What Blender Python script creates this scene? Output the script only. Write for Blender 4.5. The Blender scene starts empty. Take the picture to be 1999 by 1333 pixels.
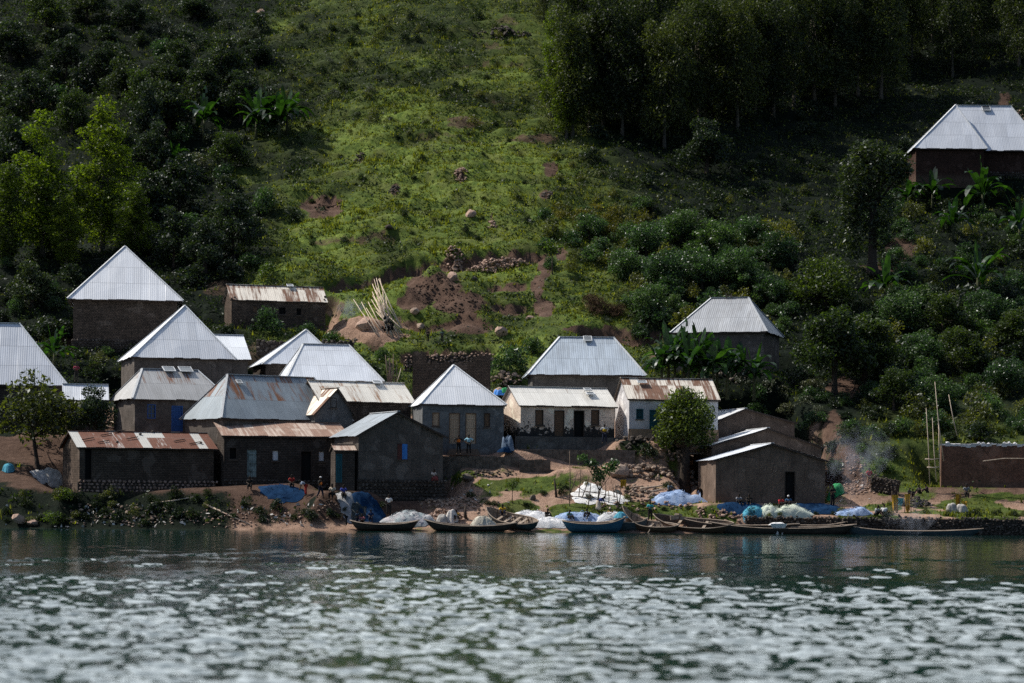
import bpy, bmesh, math, random
import numpy as np
from mathutils import Vector, Matrix

random.seed(7)
rng = np.random.default_rng(11)
scene = bpy.context.scene
COL = scene.collection
R = math.radians

# ------------------------------------------------------------------ camera model
F, CX, YH, HC, ROLL = 85.0 / 36.0 * 1999.0, 999.5, 964.0, 3.14, R(0.43)
CR, SR = math.cos(ROLL), math.sin(ROLL)

def P(px, py, Y):
    a = (px - CX) / F * Y; b = (YH - py) / F * Y
    return Vector((a * CR - b * SR, Y, a * SR + b * CR + HC))

def proj(x, y, z):
    d = z - HC
    return CX + F * (x * CR + d * SR) / y, YH - F * (-x * SR + d * CR) / y

cam_d = bpy.data.cameras.new('camera'); cam = bpy.data.objects.new('camera', cam_d); COL.objects.link(cam)
cam_d.lens = 85; cam_d.sensor_width = 36; cam_d.shift_y = (YH - 666.5) / 1999.0
cam_d.clip_end = 5000; cam_d.clip_start = 0.5
cam_d.dof.use_dof = True; cam_d.dof.focus_distance = 218; cam_d.dof.aperture_fstop = 0.65
M_ = Matrix(((CR, -SR, 0), (0, 0, -1), (SR, CR, 0)))   # columns: right, up, back
cam.matrix_world = Matrix.Translation((0, 0, HC)) @ M_.to_4x4()
scene.camera = cam

# ------------------------------------------------------------------ noise
def _hash(i, j, s):
    n = (i * 374761393 + j * 668265263 + s * 1442695041).astype(np.int64) & 0x7fffffff
    n = ((n ^ (n >> 13)) * 1274126177) & 0x7fffffff
    n = n ^ (n >> 16)
    return (n & 0xffff) / 65535.0

def vnoise(x, y, s=0):
    x = np.asarray(x, float); y = np.asarray(y, float)
    i = np.floor(x).astype(np.int64); j = np.floor(y).astype(np.int64)
    u = x - i; v = y - j
    u = u * u * (3 - 2 * u); v = v * v * (3 - 2 * v)
    a = _hash(i, j, s); b = _hash(i + 1, j, s); c = _hash(i, j + 1, s); d = _hash(i + 1, j + 1, s)
    return (a * (1 - u) + b * u) * (1 - v) + (c * (1 - u) + d * u) * v - 0.5

def fbm(x, y, s=0, o=3):
    t = 0; a = 1.0
    for k in range(o):
        t = t + a * vnoise(x, y, s + k * 17); x = x * 2.03 + 5.1; y = y * 2.03 + 1.7; a *= 0.5
    return t

def sstep(a, b, x):
    t = np.clip((np.asarray(x, float) - a) / (b - a), 0, 1); return t * t * (3 - 2 * t)

# ------------------------------------------------------------------ terrain height
UP = [(218, 7.7), (228, 11.3), (240, 15.5), (252, 20.4), (300, 43), (360, 75), (420, 106), (480, 126), (560, 134), (900, 140)]
PL = np.array([(100, -9), (190, -2), (199.6, -.12), (200.4, .15), (201.5, .9), (205, 3.3), (211, 4.7), (215, 6.3)] + UP, float)
PM = np.array([(100, -9), (190, -2), (199.3, -.12), (200.5, .25), (203, 1.35), (207, 3.4), (211, 5.1), (215, 6.7)] + UP, float)
PR = np.array([(100, -9), (190, -2), (200.8, -.5), (201.5, -.3), (202.0, 1.45), (206, 2.15), (210, 3.1), (214, 4.3)] + UP, float)
SCARPS = []   # (x0, x1, y0, y1, height)
MOUNDS = []   # (x, y, rx, ry, h)
PADS = []     # (cx, cy, hw, hd, rot, z)

def H0(x, y):
    x = np.asarray(x, float); y = np.asarray(y, float)
    yy = y + 0.5 * vnoise(x / 5.0, y * 0, 3) * (1 - sstep(203, 210, y)) * (1 - sstep(17, 20, x))
    zl = np.interp(yy, PL[:, 0], PL[:, 1]); zm = np.interp(yy, PM[:, 0], PM[:, 1]); zr = np.interp(yy, PR[:, 0], PR[:, 1])
    wr = sstep(17.5, 20.5, x); wl = 1 - sstep(-17, -12, x)
    z = zm * (1 - wr) * (1 - wl) + zr * wr + zl * wl
    # a shallow gully in the middle of the hill, shoulders falling away on both sides
    hill = sstep(235, 300, y)
    z = z + hill * (2.0 * np.cos((x + 2) / 19.0) - 1.0)
    a = 0.10 + 0.12 * sstep(204, 215, y) + 0.75 * sstep(236, 262, y)
    z = z + a * (1.9 * fbm(x / 15, y / 15, 5) + 0.75 * fbm(x / 4.6, y / 4.6, 9) + 0.55 * fbm(x / 1.7, y / 1.4, 21, 2))
    # cattle-track terracettes along the slope
    z = z + 0.40 * sstep(240, 262, y) * np.sin(y * 1.9 + 2.6 * fbm(x / 6, y / 9, 31)) * (0.6 + vnoise(x / 9, y / 9, 33))
    return z

def H(x, y):
    x = np.asarray(x, float); y = np.asarray(y, float)
    z = H0(x, y)
    for (x0, x1, y0, y1, h) in SCARPS:
        t = np.clip((x - x0) / (x1 - x0), -.3, 1.3)
        ye = y0 + (y1 - y0) * t + 0.9 * vnoise(x / 2.2, x * 0, int(abs(x0) * 7)) + .5 * vnoise(x / .8, x * 0, int(abs(x0) * 9))
        w = sstep(x0 - 2, x0 + 1.5, x) * (1 - sstep(x1 - 1.5, x1 + 2, x))
        d = ye - y
        z = z - h * w * sstep(-0.05, 0.5, d) * np.exp(-np.maximum(d, 0) / 5.5)
    for (mx, my, rx, ry, h) in MOUNDS:
        q = ((x - mx) / rx) ** 2 + ((y - my) / ry) ** 2
        z = z + h * np.exp(-q * 1.3) * (1 + .5 * fbm(x / .9, y / .9, 44, 3))
    for (cx, cy, hw, hd, rot, pz) in PADS:
        c, s = math.cos(rot), math.sin(rot)
        lx = (x - cx) * c + (y - cy) * s; ly = -(x - cx) * s + (y - cy) * c
        d = np.maximum(np.abs(lx) - hw, np.abs(ly) - hd)
        w = 1 - sstep(0.3, 2.6, d)
        z = z * (1 - w) + pz * w
    return z

def Hs(x, y): return float(H(np.array([x]), np.array([y]))[0])

_YS = np.concatenate([np.arange(198, 270, .25), np.arange(270, 470, .5)])
def G(px, py, base=False):
    """point of the ground seen at pixel (px, py)"""
    p = [P(px, py, Y) for Y in (100., 200.)]
    X = p[0].x + (p[1].x - p[0].x) * (_YS - 100) / 100; Z = p[0].z + (p[1].z - p[0].z) * (_YS - 100) / 100
    dz = Z - (H0 if base else H)(X, _YS)
    idx = np.where(dz <= 0)[0]
    i = idx[0] if len(idx) else len(_YS) - 1
    if i > 0:
        t = dz[i - 1] / (dz[i - 1] - dz[i] + 1e-9); t = min(max(t, 0), 1)
        Y = _YS[i - 1] + (_YS[i] - _YS[i - 1]) * t
    else: Y = _YS[i]
    q = P(px, py, Y)
    return Vector((q.x, Y, q.z))

def g0(px, py): return G(px, py, True)

def add_scarp(px0, py0, px1, py1, h):
    a = g0(px0, py0); b = g0(px1, py1); SCARPS.append((a.x, b.x, a.y, b.y, h))
def add_mound(px, py, rx, ry, h):
    a = g0(px, py); MOUNDS.append((a.x, a.y, rx, ry, h))

add_scarp(640, 545, 800, 505, 1.7)
add_scarp(800, 500, 1060, 488, 2.0)
add_scarp(950, 545, 1030, 543, 1.5)
add_scarp(955, 582, 1035, 585, 1.2)
add_scarp(770, 612, 960, 608, 1.3)
add_scarp(1130, 632, 1300, 640, 1.9)
add_scarp(780, 672, 960, 668, 2.2)
add_scarp(590, 372, 665, 378, 1.6)
add_scarp(600, 462, 780, 452, .9)
add_scarp(650, 628, 760, 668, 1.0)
for a_ in [(800, 258, 1120, 266, .8), (640, 302, 900, 312, .45), (690, 402, 1000, 396, .5), (940, 190, 1080, 196, .8), (880, 112, 1040, 122, .9), (600, 220, 820, 232, .5), (620, 350, 860, 342, .4), (640, 130, 860, 140, .6), (720, 60, 960, 70, .6)]: add_scarp(*a_)
add_mound(845, 566, 2.7, 2.2, 2.3)
add_mound(905, 590, 3.4, 2.2, 1.7)
add_mound(800, 585, 2.6, 2.0, 1.2)
add_mound(920, 640, 3.5, 1.6, 1.0)
add_mound(1140, 938, 2.6, 2.0, .9)
add_mound(1085, 940, 1.5, 1.4, .5)

# ------------------------------------------------------------------ mesh helpers
class MB:
    def __init__(self): self.v = []; self.f = []; self.uv = []
    def face(self, pts, uv=None):
        i = len(self.v); self.v += [tuple(p) for p in pts]; self.f.append(tuple(range(i, i + len(pts))))
        self.uv.append(uv if uv else [(0, 0)] * len(pts))
    def box(self, c, s, rot=None):
        m = rot if rot is not None else Matrix.Identity(3)
        q = [Vector(c) + m @ Vector((sx * s[0] / 2, sy * s[1] / 2, sz * s[2] / 2)) for sz in (-1, 1) for sy in (-1, 1) for sx in (-1, 1)]
        for (a, b, c_, d, w, h) in ((0, 1, 5, 4, 0, 2), (3, 2, 6, 7, 0, 2), (2, 0, 4, 6, 1, 2), (1, 3, 7, 5, 1, 2), (4, 5, 7, 6, 0, 1), (2, 3, 1, 0, 0, 1)):
            self.face([q[a], q[b], q[c_], q[d]], [(0, 0), (s[w], 0), (s[w], s[h]), (0, s[h])])
    def bar(self, a, b, w, h=None):
        a = Vector(a); b = Vector(b); d = b - a; L = d.length
        if L < 1e-5: return
        x = d / L; up = Vector((0, 0, 1)) if abs(x.z) < .95 else Vector((0, 1, 0))
        y = up.cross(x).normalized(); z = x.cross(y)
        self.box((a + b) / 2, (L, w, h or w), Matrix((x, y, z)).transposed())
    def tube(self, pts, rad, n=6):
        pts = [Vector(p) for p in pts]; k = len(pts); base = len(self.v)
        for i, p in enumerate(pts):
            d = (pts[min(i + 1, k - 1)] - pts[max(i - 1, 0)]).normalized()
            up = Vector((0, 0, 1)) if abs(d.z) < .9 else Vector((1, 0, 0))
            a = d.cross(up).normalized(); b = d.cross(a)
            for j in range(n):
                t = 2 * math.pi * j / n
                self.v.append(tuple(p + (a * math.cos(t) + b * math.sin(t)) * rad[i]))
        for i in range(k - 1):
            for j in range(n):
                q = (base + i * n + j, base + i * n + (j + 1) % n, base + (i + 1) * n + (j + 1) % n, base + (i + 1) * n + j)
                self.f.append(q); self.uv.append([(j / n, i), ((j + 1) / n, i), ((j + 1) / n, i + 1), (j / n, i + 1)])
        for s, e in ((0, 1), (k - 1, -1)):
            q = [base + s * n + j for j in range(n)]
            self.f.append(tuple(q if e < 0 else q[::-1])); self.uv.append([(0, 0)] * n)
    def stone(self, c, s, seed=None, sub=1):
        r = random.Random(seed if seed is not None else random.random())
        vs, fs = ICO[sub]
        m = Matrix.Rotation(r.uniform(0, 6.3), 3, 'Z') @ Matrix.Rotation(r.uniform(-.5, .5), 3, 'X')
        axes = [(Vector((r.gauss(0, 1), r.gauss(0, 1), r.gauss(0, 1))).normalized(), r.uniform(.45, .9)) for _ in range(8)]
        b = len(self.v)
        for v in vs:
            k = 1.0
            for ax, lim in axes:
                d = v.dot(ax)
                if d * k > lim: k = lim / d
            p = v * k
            self.v.append(tuple(Vector(c) + m @ Vector((p.x * s[0], p.y * s[1], p.z * s[2]))))
        for f in fs: self.f.append(tuple(b + i for i in f)); self.uv.append([(0, 0)] * 3)
    def build(self, name, mat, parent=None, smooth=False, loc=None):
        me = bpy.data.meshes.new(name); me.from_pydata(self.v, [], self.f)
        uvl = me.uv_layers.new(name='UVMap')
        flat = np.array([c for u in self.uv for p in u for c in p], dtype=np.float32)
        uvl.data.foreach_set('uv', flat)
        me.materials.append(mat)
        if smooth: me.polygons.foreach_set('use_smooth', [True] * len(me.polygons))
        o = bpy.data.objects.new(name, me); COL.objects.link(o)
        if parent is not None: o.parent = parent
        if loc is not None: o.location = loc
        return o

ICO = {}
for sub in (1, 2):
    b_ = bmesh.new(); bmesh.ops.create_icosphere(b_, subdivisions=sub, radius=1)
    b_.verts.index_update()
    ICO[sub] = ([v.co.copy() for v in b_.verts], [tuple(v.index for v in f.verts) for f in b_.faces]); b_.free()

def tag(o, label=None, cat=None, group=None, kind=None):
    if label: o['label'] = label
    if cat: o['category'] = cat
    if group: o['group'] = group
    if kind: o['kind'] = kind
    return o

def empty(name, loc, rz=0.0, label=None, cat=None, group=None):
    o = bpy.data.objects.new(name, None); COL.objects.link(o)
    o.location = loc; o.rotation_euler = (0, 0, rz); o.empty_display_size = .3
    return tag(o, label, cat, group)

def raw_mesh(name, verts, nface, k, mat, smooth=False):
    """verts: (nface*k,3) array, every face has its own k vertices"""
    me = bpy.data.meshes.new(name)
    me.vertices.add(len(verts)); me.vertices.foreach_set('co', np.asarray(verts, np.float32).ravel())
    me.loops.add(nface * k); me.loops.foreach_set('vertex_index', np.arange(nface * k, dtype=np.int32))
    me.polygons.add(nface); me.polygons.foreach_set('loop_start', np.arange(0, nface * k, k, dtype=np.int32))
    me.update(calc_edges=True); me.validate()
    if mat: me.materials.append(mat)
    return me

def grid_mesh(name, X, Y, Z, mat, smooth=True):
    r, c = X.shape
    me = bpy.data.meshes.new(name)
    me.vertices.add(r * c); me.vertices.foreach_set('co', np.stack([X, Y, Z], -1).astype(np.float32).ravel())
    i = np.arange(r * c).reshape(r, c)
    q = np.stack([i[:-1, :-1], i[:-1, 1:], i[1:, 1:], i[1:, :-1]], -1).reshape(-1, 4).astype(np.int32)
    me.loops.add(q.size); me.loops.foreach_set('vertex_index', q.ravel())
    me.polygons.add(len(q)); me.polygons.foreach_set('loop_start', np.arange(0, q.size, 4, dtype=np.int32))
    if smooth: me.polygons.foreach_set('use_smooth', np.ones(len(q), bool))
    me.update(calc_edges=True)
    me.materials.append(mat)
    return me

# ------------------------------------------------------------------ materials
class NT:
    def __init__(self, name):
        self.m = bpy.data.materials.new(name); self.m.use_nodes = True
        self.t = self.m.node_tree; self.t.nodes.clear()
        self.out = self.t.nodes.new('ShaderNodeOutputMaterial')
    def n(self, typ, **kw):
        o = self.t.nodes.new(typ)
        for k, v in kw.items(): setattr(o, k, v)
        return o
    def put(self, sock, v):
        if isinstance(v, bpy.types.NodeSocket): self.t.links.new(v, sock)
        elif v is not None:
            if sock.type == 'RGBA' and len(v) == 3: v = (*v, 1)
            sock.default_value = v
    def math(self, op, a, b=None, c=None, clamp=False):
        o = self.n('ShaderNodeMath', operation=op, use_clamp=clamp)
        self.put(o.inputs[0], a)
        if b is not None: self.put(o.inputs[1], b)
        if c is not None: self.put(o.inputs[2], c)
        return o.outputs[0]
    def mix(self, f, a, b, blend='MIX'):
        o = self.n('ShaderNodeMix', data_type='RGBA', blend_type=blend)
        self.put(o.inputs[0], f); self.put(o.inputs[6], a); self.put(o.inputs[7], b)
        return o.outputs[2]
    def noise(self, vec, scale, detail=3, rough=.55, out=0):
        o = self.n('ShaderNodeTexNoise'); self.put(o.inputs['Scale'], scale); o.inputs['Detail'].default_value = detail
        o.inputs['Roughness'].default_value = rough
        if vec is not None: self.put(o.inputs['Vector'], vec)
        return o.outputs[out]
    def ramp(self, f, stops):
        o = self.n('ShaderNodeValToRGB'); self.put(o.inputs[0], f); e = o.color_ramp.elements
        while len(e) < len(stops): e.new(.5)
        for el, (p, c) in zip(e, stops):
            el.position = p; el.color = (*c, 1) if not isinstance(c, (int, float)) else (c, c, c, 1)
        return o.outputs[0]
    def maprange(self, v, a, b, c=0., d=1.):
        o = self.n('ShaderNodeMapRange'); self.put(o.inputs[0], v)
        for i, k in enumerate((a, b, c, d)): self.put(o.inputs[i + 1], k)
        return o.outputs[0]
    def mapping(self, vec, scale=(1, 1, 1), loc=(0, 0, 0)):
        o = self.n('ShaderNodeMapping'); self.put(o.inputs['Vector'], vec); o.inputs['Scale'].default_value = scale; o.inputs['Location'].default_value = loc
        return o.outputs[0]
    def tc(self, k='Object'): return self.n('ShaderNodeTexCoord').outputs[k]
    def bump(self, h, dist=.02, strength=1.0):
        o = self.n('ShaderNodeBump'); self.put(o.inputs['Height'], h); o.inputs['Distance'].default_value = dist; o.inputs['Strength'].default_value = strength
        return o.outputs[0]
    def bsdf(self, col, rough=.8, metal=0., normal=None, spec=.3, **kw):
        o = self.n('ShaderNodeBsdfPrincipled')
        self.put(o.inputs['Base Color'], col); self.put(o.inputs['Roughness'], rough); self.put(o.inputs['Metallic'], metal)
        self.put(o.inputs['Specular IOR Level'], spec)
        if normal is not None: self.put(o.inputs['Normal'], normal)
        return o.outputs[0]
    def done(self, sh, sock='Surface'):
        self.t.links.new(sh, self.out.inputs[sock]); return self.m

def m_plain(name, col, rough=.85, var=.25, scale=6., bump=0.01, spec=.25):
    t = NT(name); tc = t.tc()
    n = t.noise(tc, scale, 4)
    c = t.mix(t.maprange(n, .3, .7), [k * (1 - var) for k in col], [min(1, k * (1 + var)) for k in col])
    r = t.n('ShaderNodeObjectInfo').outputs['Random']
    c = t.mix(1.0, c, t.ramp(r, [(0, .85), (1, 1.12)]), 'MULTIPLY')
    return t.done(t.bsdf(c, rough, normal=t.bump(t.noise(tc, scale * 4, 3), bump), spec=spec))

def m_roof(name, col, rust=.0, rust_top=0., rustcol=(.20, .085, .045), patch=0., rough=.45, metal=.25, dirt=.3):
    t = NT(name); uv = t.tc('UV'); sx = t.n('ShaderNodeSeparateXYZ'); t.put(sx.inputs[0], uv)
    u, v = sx.outputs[0], sx.outputs[1]
    oi = t.n('ShaderNodeObjectInfo').outputs['Random']
    su = t.math('FLOOR', t.math('DIVIDE', u, .82)); sv = t.math('FLOOR', t.math('DIVIDE', v, 2.4))
    cmb = t.n('ShaderNodeCombineXYZ'); t.put(cmb.inputs[0], su); t.put(cmb.inputs[1], sv); t.put(cmb.inputs[2], t.math('MULTIPLY', oi, 37.))
    wn = t.n('ShaderNodeTexWhiteNoise', noise_dimensions='3D'); t.put(wn.inputs['Vector'], cmb.outputs[0])
    sheet = wn.outputs['Value']
    off = t.n('ShaderNodeCombineXYZ'); t.put(off.inputs[0], u); t.put(off.inputs[1], v); t.put(off.inputs[2], t.math('MULTIPLY', oi, 50.))
    st = t.noise(t.mapping(off.outputs[0], (3.0, .28, 1)), 1.6, 5, .62)
    st2 = t.noise(t.mapping(off.outputs[0], (1, .8, 1)), .55, 4, .6)
    c = t.mix(t.math('MULTIPLY', sheet, .5), col, [k * .72 for k in col])
    c = t.mix(t.math('MULTIPLY', t.maprange(st, .42, .72), dirt), c, [k * .45 for k in (col[0], col[1] * .97, col[2] * .93)])
    c = t.mix(t.math('MULTIPLY', t.maprange(st2, .5, .75), dirt * .8), c, [k * .55 for k in (col[0], col[1] * .95, col[2] * .9)])
    seam = t.math('LESS_THAN', t.math('MODULO', t.math('ADD', v, .04), 2.4), .07)
    side = t.math('LESS_THAN', t.math('MODULO', u, .82), .035)
    if rust > 0:
        k = t.math('ADD', t.math('MULTIPLY', st, .92), t.math('MULTIPLY', st2, .28))
        k = t.math('ADD', k, t.math('MULTIPLY', sheet, .30))
        k = t.math('ADD', k, t.math('MULTIPLY', side, .1))
        if rust_top: k = t.math('ADD', k, t.math('MULTIPLY', t.math('SUBTRACT', t.math('MINIMUM', sv, 1.), .5), rust_top))
        m = t.maprange(k, 1.0 - rust * .55, 1.17 - rust * .55)
        rc = t.mix(t.noise(off.outputs[0], 3., 3), [q * .6 for q in rustcol], [min(1, q * 1.55) for q in rustcol])
        if patch > 0:
            pk = t.math('GREATER_THAN', sheet, 1 - patch)
            m = t.math('MULTIPLY', m, t.math('SUBTRACT', 1., t.math('MULTIPLY', pk, .92)))
        c = t.mix(m, c, rc)
        mt = t.math('MULTIPLY', t.math('SUBTRACT', 1., m), metal); rr = t.maprange(m, 0, 1, rough, .9)
    else: mt, rr = metal, rough
    c = t.mix(t.math('MULTIPLY', t.math('MAXIMUM', seam, t.math('MULTIPLY', side, .45)), .45), c, [k * .3 for k in col])
    return t.done(t.bsdf(c, rr, mt, normal=t.bump(st, .01), spec=.35))

def m_wall(name, col, brick=None, stain=.4, mortar=None, peel=None, base=None):
    """brick=(w,h) size in m; peel = colour showing where plaster is lost low on the wall"""
    t = NT(name); uv = t.tc('UV'); tc = t.tc()
    n1 = t.noise(tc, .9, 4); n2 = t.noise(tc, 5., 4); n3 = t.noise(tc, 22., 3)
    c = t.mix(t.maprange(n1, .3, .7), [k * .72 for k in col], [k * 1.2 for k in col])
    h = n3
    if brick:
        b = t.n('ShaderNodeTexBrick'); t.put(b.inputs['Vector'], uv); b.inputs['Scale'].default_value = 1
        b.inputs['Brick Width'].default_value = brick[0]; b.inputs['Row Height'].default_value = brick[1]
        b.inputs['Mortar Size'].default_value = .018; b.inputs['Mortar Smooth'].default_value = .3
        b.inputs['Color1'].default_value = (.75, .75, .75, 1); b.inputs['Color2'].default_value = (1.25, 1.2, 1.15, 1)
        mo = mortar or .45
        b.inputs['Mortar'].default_value = (mo, mo, mo, 1)
        c = t.mix(1.0, c, b.outputs['Color'], 'MULTIPLY')
        h = t.math('ADD', t.math('MULTIPLY', n3, .5), t.math('MULTIPLY', b.outputs['Fac'], -1.))
    c = t.mix(t.math('MULTIPLY', t.maprange(n2, .45, .75), stain), c, [k * .45 for k in col])
    st = t.noise(t.mapping(tc, (2.6, 2.6, .22)), 1.5, 4, .65)
    c = t.mix(t.math('MULTIPLY', t.maprange(st, .52, .72), stain * 1.3, clamp=True), c, [k * .38 for k in col])
    pa = t.noise(t.mapping(tc, (1, 1, 1), (7.3, 2.1, 4.4)), .75, 3, .5)
    c = t.mix(t.math('MULTIPLY', t.maprange(pa, .60, .63), .55), c, [min(1, k * 1.55 + .012) for k in col])
    cr = t.n('ShaderNodeTexVoronoi', feature='DISTANCE_TO_EDGE'); t.put(cr.inputs['Vector'], tc); cr.inputs['Scale'].default_value = .8
    c = t.mix(t.math('MULTIPLY', t.math('LESS_THAN', t.math('ADD', cr.outputs['Distance'], t.math('MULTIPLY', n3, .02)), .021), .5), c, [k * .3 for k in col])
    sx = t.n('ShaderNodeSeparateXYZ'); t.put(sx.inputs[0], uv)
    if peel:
        z = sx.outputs[1]
        k = t.math('ADD', t.math('MULTIPLY', t.noise(tc, 2.6, 5, .65), 4.2), t.math('MULTIPLY', z, -1.0))
        k = t.math('ADD', k, t.math('MULTIPLY', t.math('GREATER_THAN', t.noise(tc, 5.5, 4, .6), .62), .8))
        c = t.mix(t.maprange(k, .12, .3), c, peel)
    # dust and splash at the foot of the wall
    fz = t.math('ADD', sx.outputs[1], t.math('MULTIPLY', n2, .6))
    c = t.mix(t.maprange(fz, .95, .3, 0, .55), c, (.15, .105, .08))
    return t.done(t.bsdf(c, .92, normal=t.bump(h, .025), spec=.15))

def m_leaf(name, col, col2=None, gloss=.35, trans=.4, var=.5, rough=.45, tcol=None):
    t = NT(name); g = t.n('ShaderNodeNewGeometry'); oi = t.n('ShaderNodeObjectInfo').outputs['Random']
    r = g.outputs['Random Per Island']
    col2 = col2 or [k * 1.7 for k in col]
    c = t.mix(t.math('POWER', r, 1.4), [k * (1 - var) for k in col], col2)
    c = t.mix(1., c, t.ramp(oi, [(0, (.62, .66, .7)), (.5, (1., 1., 1.)), (1, (1.35, 1.22, 1.0))]), 'MULTIPLY')
    n = t.noise(t.tc(), .8, 2)
    c = t.mix(1., c, t.ramp(n, [(.3, .65), (.7, 1.25)]), 'MULTIPLY')
    d = t.n('ShaderNodeBsdfDiffuse'); t.put(d.inputs[0], c)
    tr = t.n('ShaderNodeBsdfTranslucent')
    t.put(tr.inputs[0], t.mix(1., c, tcol or (2.0, 2.1, .7), 'MULTIPLY'))
    m1 = t.n('ShaderNodeMixShader'); m1.inputs[0].default_value = trans
    t.t.links.new(d.outputs[0], m1.inputs[1]); t.t.links.new(tr.outputs[0], m1.inputs[2])
    gl = t.n('ShaderNodeBsdfGlossy'); gl.inputs['Roughness'].default_value = rough; gl.inputs[0].default_value = (.9, .95, 1, 1)
    m2 = t.n('ShaderNodeMixShader'); m2.inputs[0].default_value = gloss * .055
    t.t.links.new(m1.outputs[0], m2.inputs[1]); t.t.links.new(gl.outputs[0], m2.inputs[2])
    return t.done(m2.outputs[0])

M = {}
M['galv'] = m_roof('galvanised_new', (.76, .80, .88), dirt=.2, rough=.42, metal=.2)
M['galv_white'] = m_roof('galvanised_bright', (.82, .85, .91), dirt=.12, rough=.45, metal=.15)
M['galv_blue'] = m_roof('galvanised_grey', (.25, .295, .34), rust=.18, rust_top=.28, dirt=.35, rough=.5, metal=.2)
M['galv_dull'] = m_roof('galvanised_dull', (.46, .46, .47), rust=.10, rust_top=.16, dirt=.4, rough=.55, metal=.15)
M['galv_streak'] = m_roof('galvanised_streaked', (.30, .34, .39), dirt=.9, rough=.5, metal=.2)
M['galv_soft'] = m_roof('galvanised_soft_grey', (.40, .42, .46), dirt=.6, rough=.5, metal=.2)
M['galv_mid'] = m_roof('galvanised_mid', (.54, .62, .72), dirt=.5, rough=.5, metal=.2)
M['rust'] = m_roof('rusted_iron', (.40, .33, .28), rust=.78, rustcol=(.26, .13, .085), dirt=.4, rough=.75, metal=.1)
M['rust_light'] = m_roof('rusted_iron_pale', (.50, .40, .34), rust=.62, rustcol=(.25, .155, .118), dirt=.3, rough=.75, metal=.1)
M['rust_patch'] = m_roof('rusted_iron_patched', (.60, .60, .58), rust=1.05, patch=.24, rustcol=(.135, .055, .036), dirt=.2, rough=.7, metal=.1)
M['rust_stripe'] = m_roof('rusted_iron_striped', (.78, .72, .64), rust=.58, rustcol=(.17, .09, .06), dirt=.25, rough=.65, metal=.1)
M['rust_white'] = m_roof('iron_cream_streaked', (.82, .78, .71), rust=.34, rustcol=(.28, .14, .07), dirt=.2, rough=.6, metal=.1)
M['cream_iron'] = m_roof('iron_cream', (.78, .76, .72), rust=.07, rustcol=(.2, .12, .08), dirt=.25, rough=.6, metal=.1)
M['cap'] = m_plain('ridge_metal', (.60, .62, .65), .5, .15)
M['mud'] = m_wall('mud_brick', (.115, .088, .072), (.30, .15))
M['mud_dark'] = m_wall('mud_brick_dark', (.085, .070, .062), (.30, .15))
M['mud_plain'] = m_wall('mud_plaster', (.125, .108, .098))
M['mud_tan'] = m_wall('mud_plaster_tan', (.17, .125, .10))
M['plaster_grey'] = m_wall('cement_plaster', (.16, .165, .17))
M['plaster_dark'] = m_wall('cement_plaster_dark', (.115, .11, .105))
M['brick_red'] = m_wall('fired_brick', (.185, .105, .078), (.24, .11), mortar=1.1)
M['brick_dark'] = m_wall('fired_brick_dark', (.075, .042, .034), (.24, .11), mortar=.6)
M['white_peel'] = m_wall('limewash_peeling', (.74, .61, .51), stain=.25, peel=(.035, .034, .034))
M['white_wash'] = m_wall('limewash', (.66, .64, .66), stain=.2)
M['tan_wall'] = m_wall('ochre_plaster', (.40, .27, .18), stain=.4)
M['concrete'] = m_wall('rough_concrete', (.12, .115, .11), stain=.5)
M['wood_pale'] = m_plain('weathered_door_wood', (.50, .36, .25), .8, .3, 9)
M['wood_brown'] = m_plain('brown_wood', (.16, .10, .065), .8, .3, 9)
M['wood_dark'] = m_plain('dark_timber', (.06, .045, .038), .85, .3, 9)
M['blue_paint'] = m_plain('blue_paint', (.03, .10, .32), .6, .2)
M['blue_bright'] = m_plain('bright_blue_paint', (.05, .22, .62), .6, .2)
M['teal_paint'] = m_plain('teal_paint', (.02, .10, .13), .6, .25)
M['maroon_paint'] = m_plain('maroon_paint', (.10, .035, .03), .6, .25)
M['white_paint'] = m_plain('white_cloth_pane', (.72, .72, .76), .8, .1)
M['pale_green_paint'] = m_plain('peeled_green_paint', (.22, .28, .28), .8, .6, 3)
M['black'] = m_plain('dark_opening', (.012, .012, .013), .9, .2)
M['panel'] = m_plain('solar_glass', (.03, .035, .05), .2, .1, spec=.6)
M['yellow_sign'] = m_plain('yellow_plate', (.55, .36, .06), .6, .15)
def m_stone(name, col, k=.55):
    t = NT(name); g = t.n('ShaderNodeNewGeometry').outputs['Random Per Island']; tc = t.tc()
    c = t.mix(g, [q * (1 - k) for q in col], [min(1, q * (1 + k)) for q in col])
    c = t.mix(t.math('MULTIPLY', t.maprange(t.noise(tc, 4., 4), .45, .7), .5), c, [q * .4 for q in col])
    return t.done(t.bsdf(c, .9, normal=t.bump(t.noise(tc, 14., 4), .03), spec=.2))
M['stone'] = m_stone('field_stone', (.27, .205, .165))
M['stone_dark'] = m_stone('dark_stone', (.095, .08, .07))
M['stone_pink'] = m_stone('pinkish_stone', (.36, .25, .20), .35)
M['bark'] = m_plain('bark', (.055, .042, .034), .95, .4, 8, .04)
M['bark_pale'] = m_plain('pale_bark', (.085, .075, .062), .9, .4, 5, .02)
M['pole'] = m_plain('peeled_pole', (.60, .49, .39), .8, .3, 6)
M['pole_dark'] = m_plain('weathered_pole', (.15, .11, .085), .85, .3, 6)
# ------------------------------------------------------------------ houses
def line_t(C, d, px):
    """parameter t so that C + d*t is seen at column px (d horizontal)"""
    k = (px - CX) / F
    # include roll: screen a = x*CR + (z-HC)*SR
    zz = (C.z - HC) * SR
    return (k * C.y - (C.x * CR + zz)) / (d.x * CR - k * d.y)

class HS: pass

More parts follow.
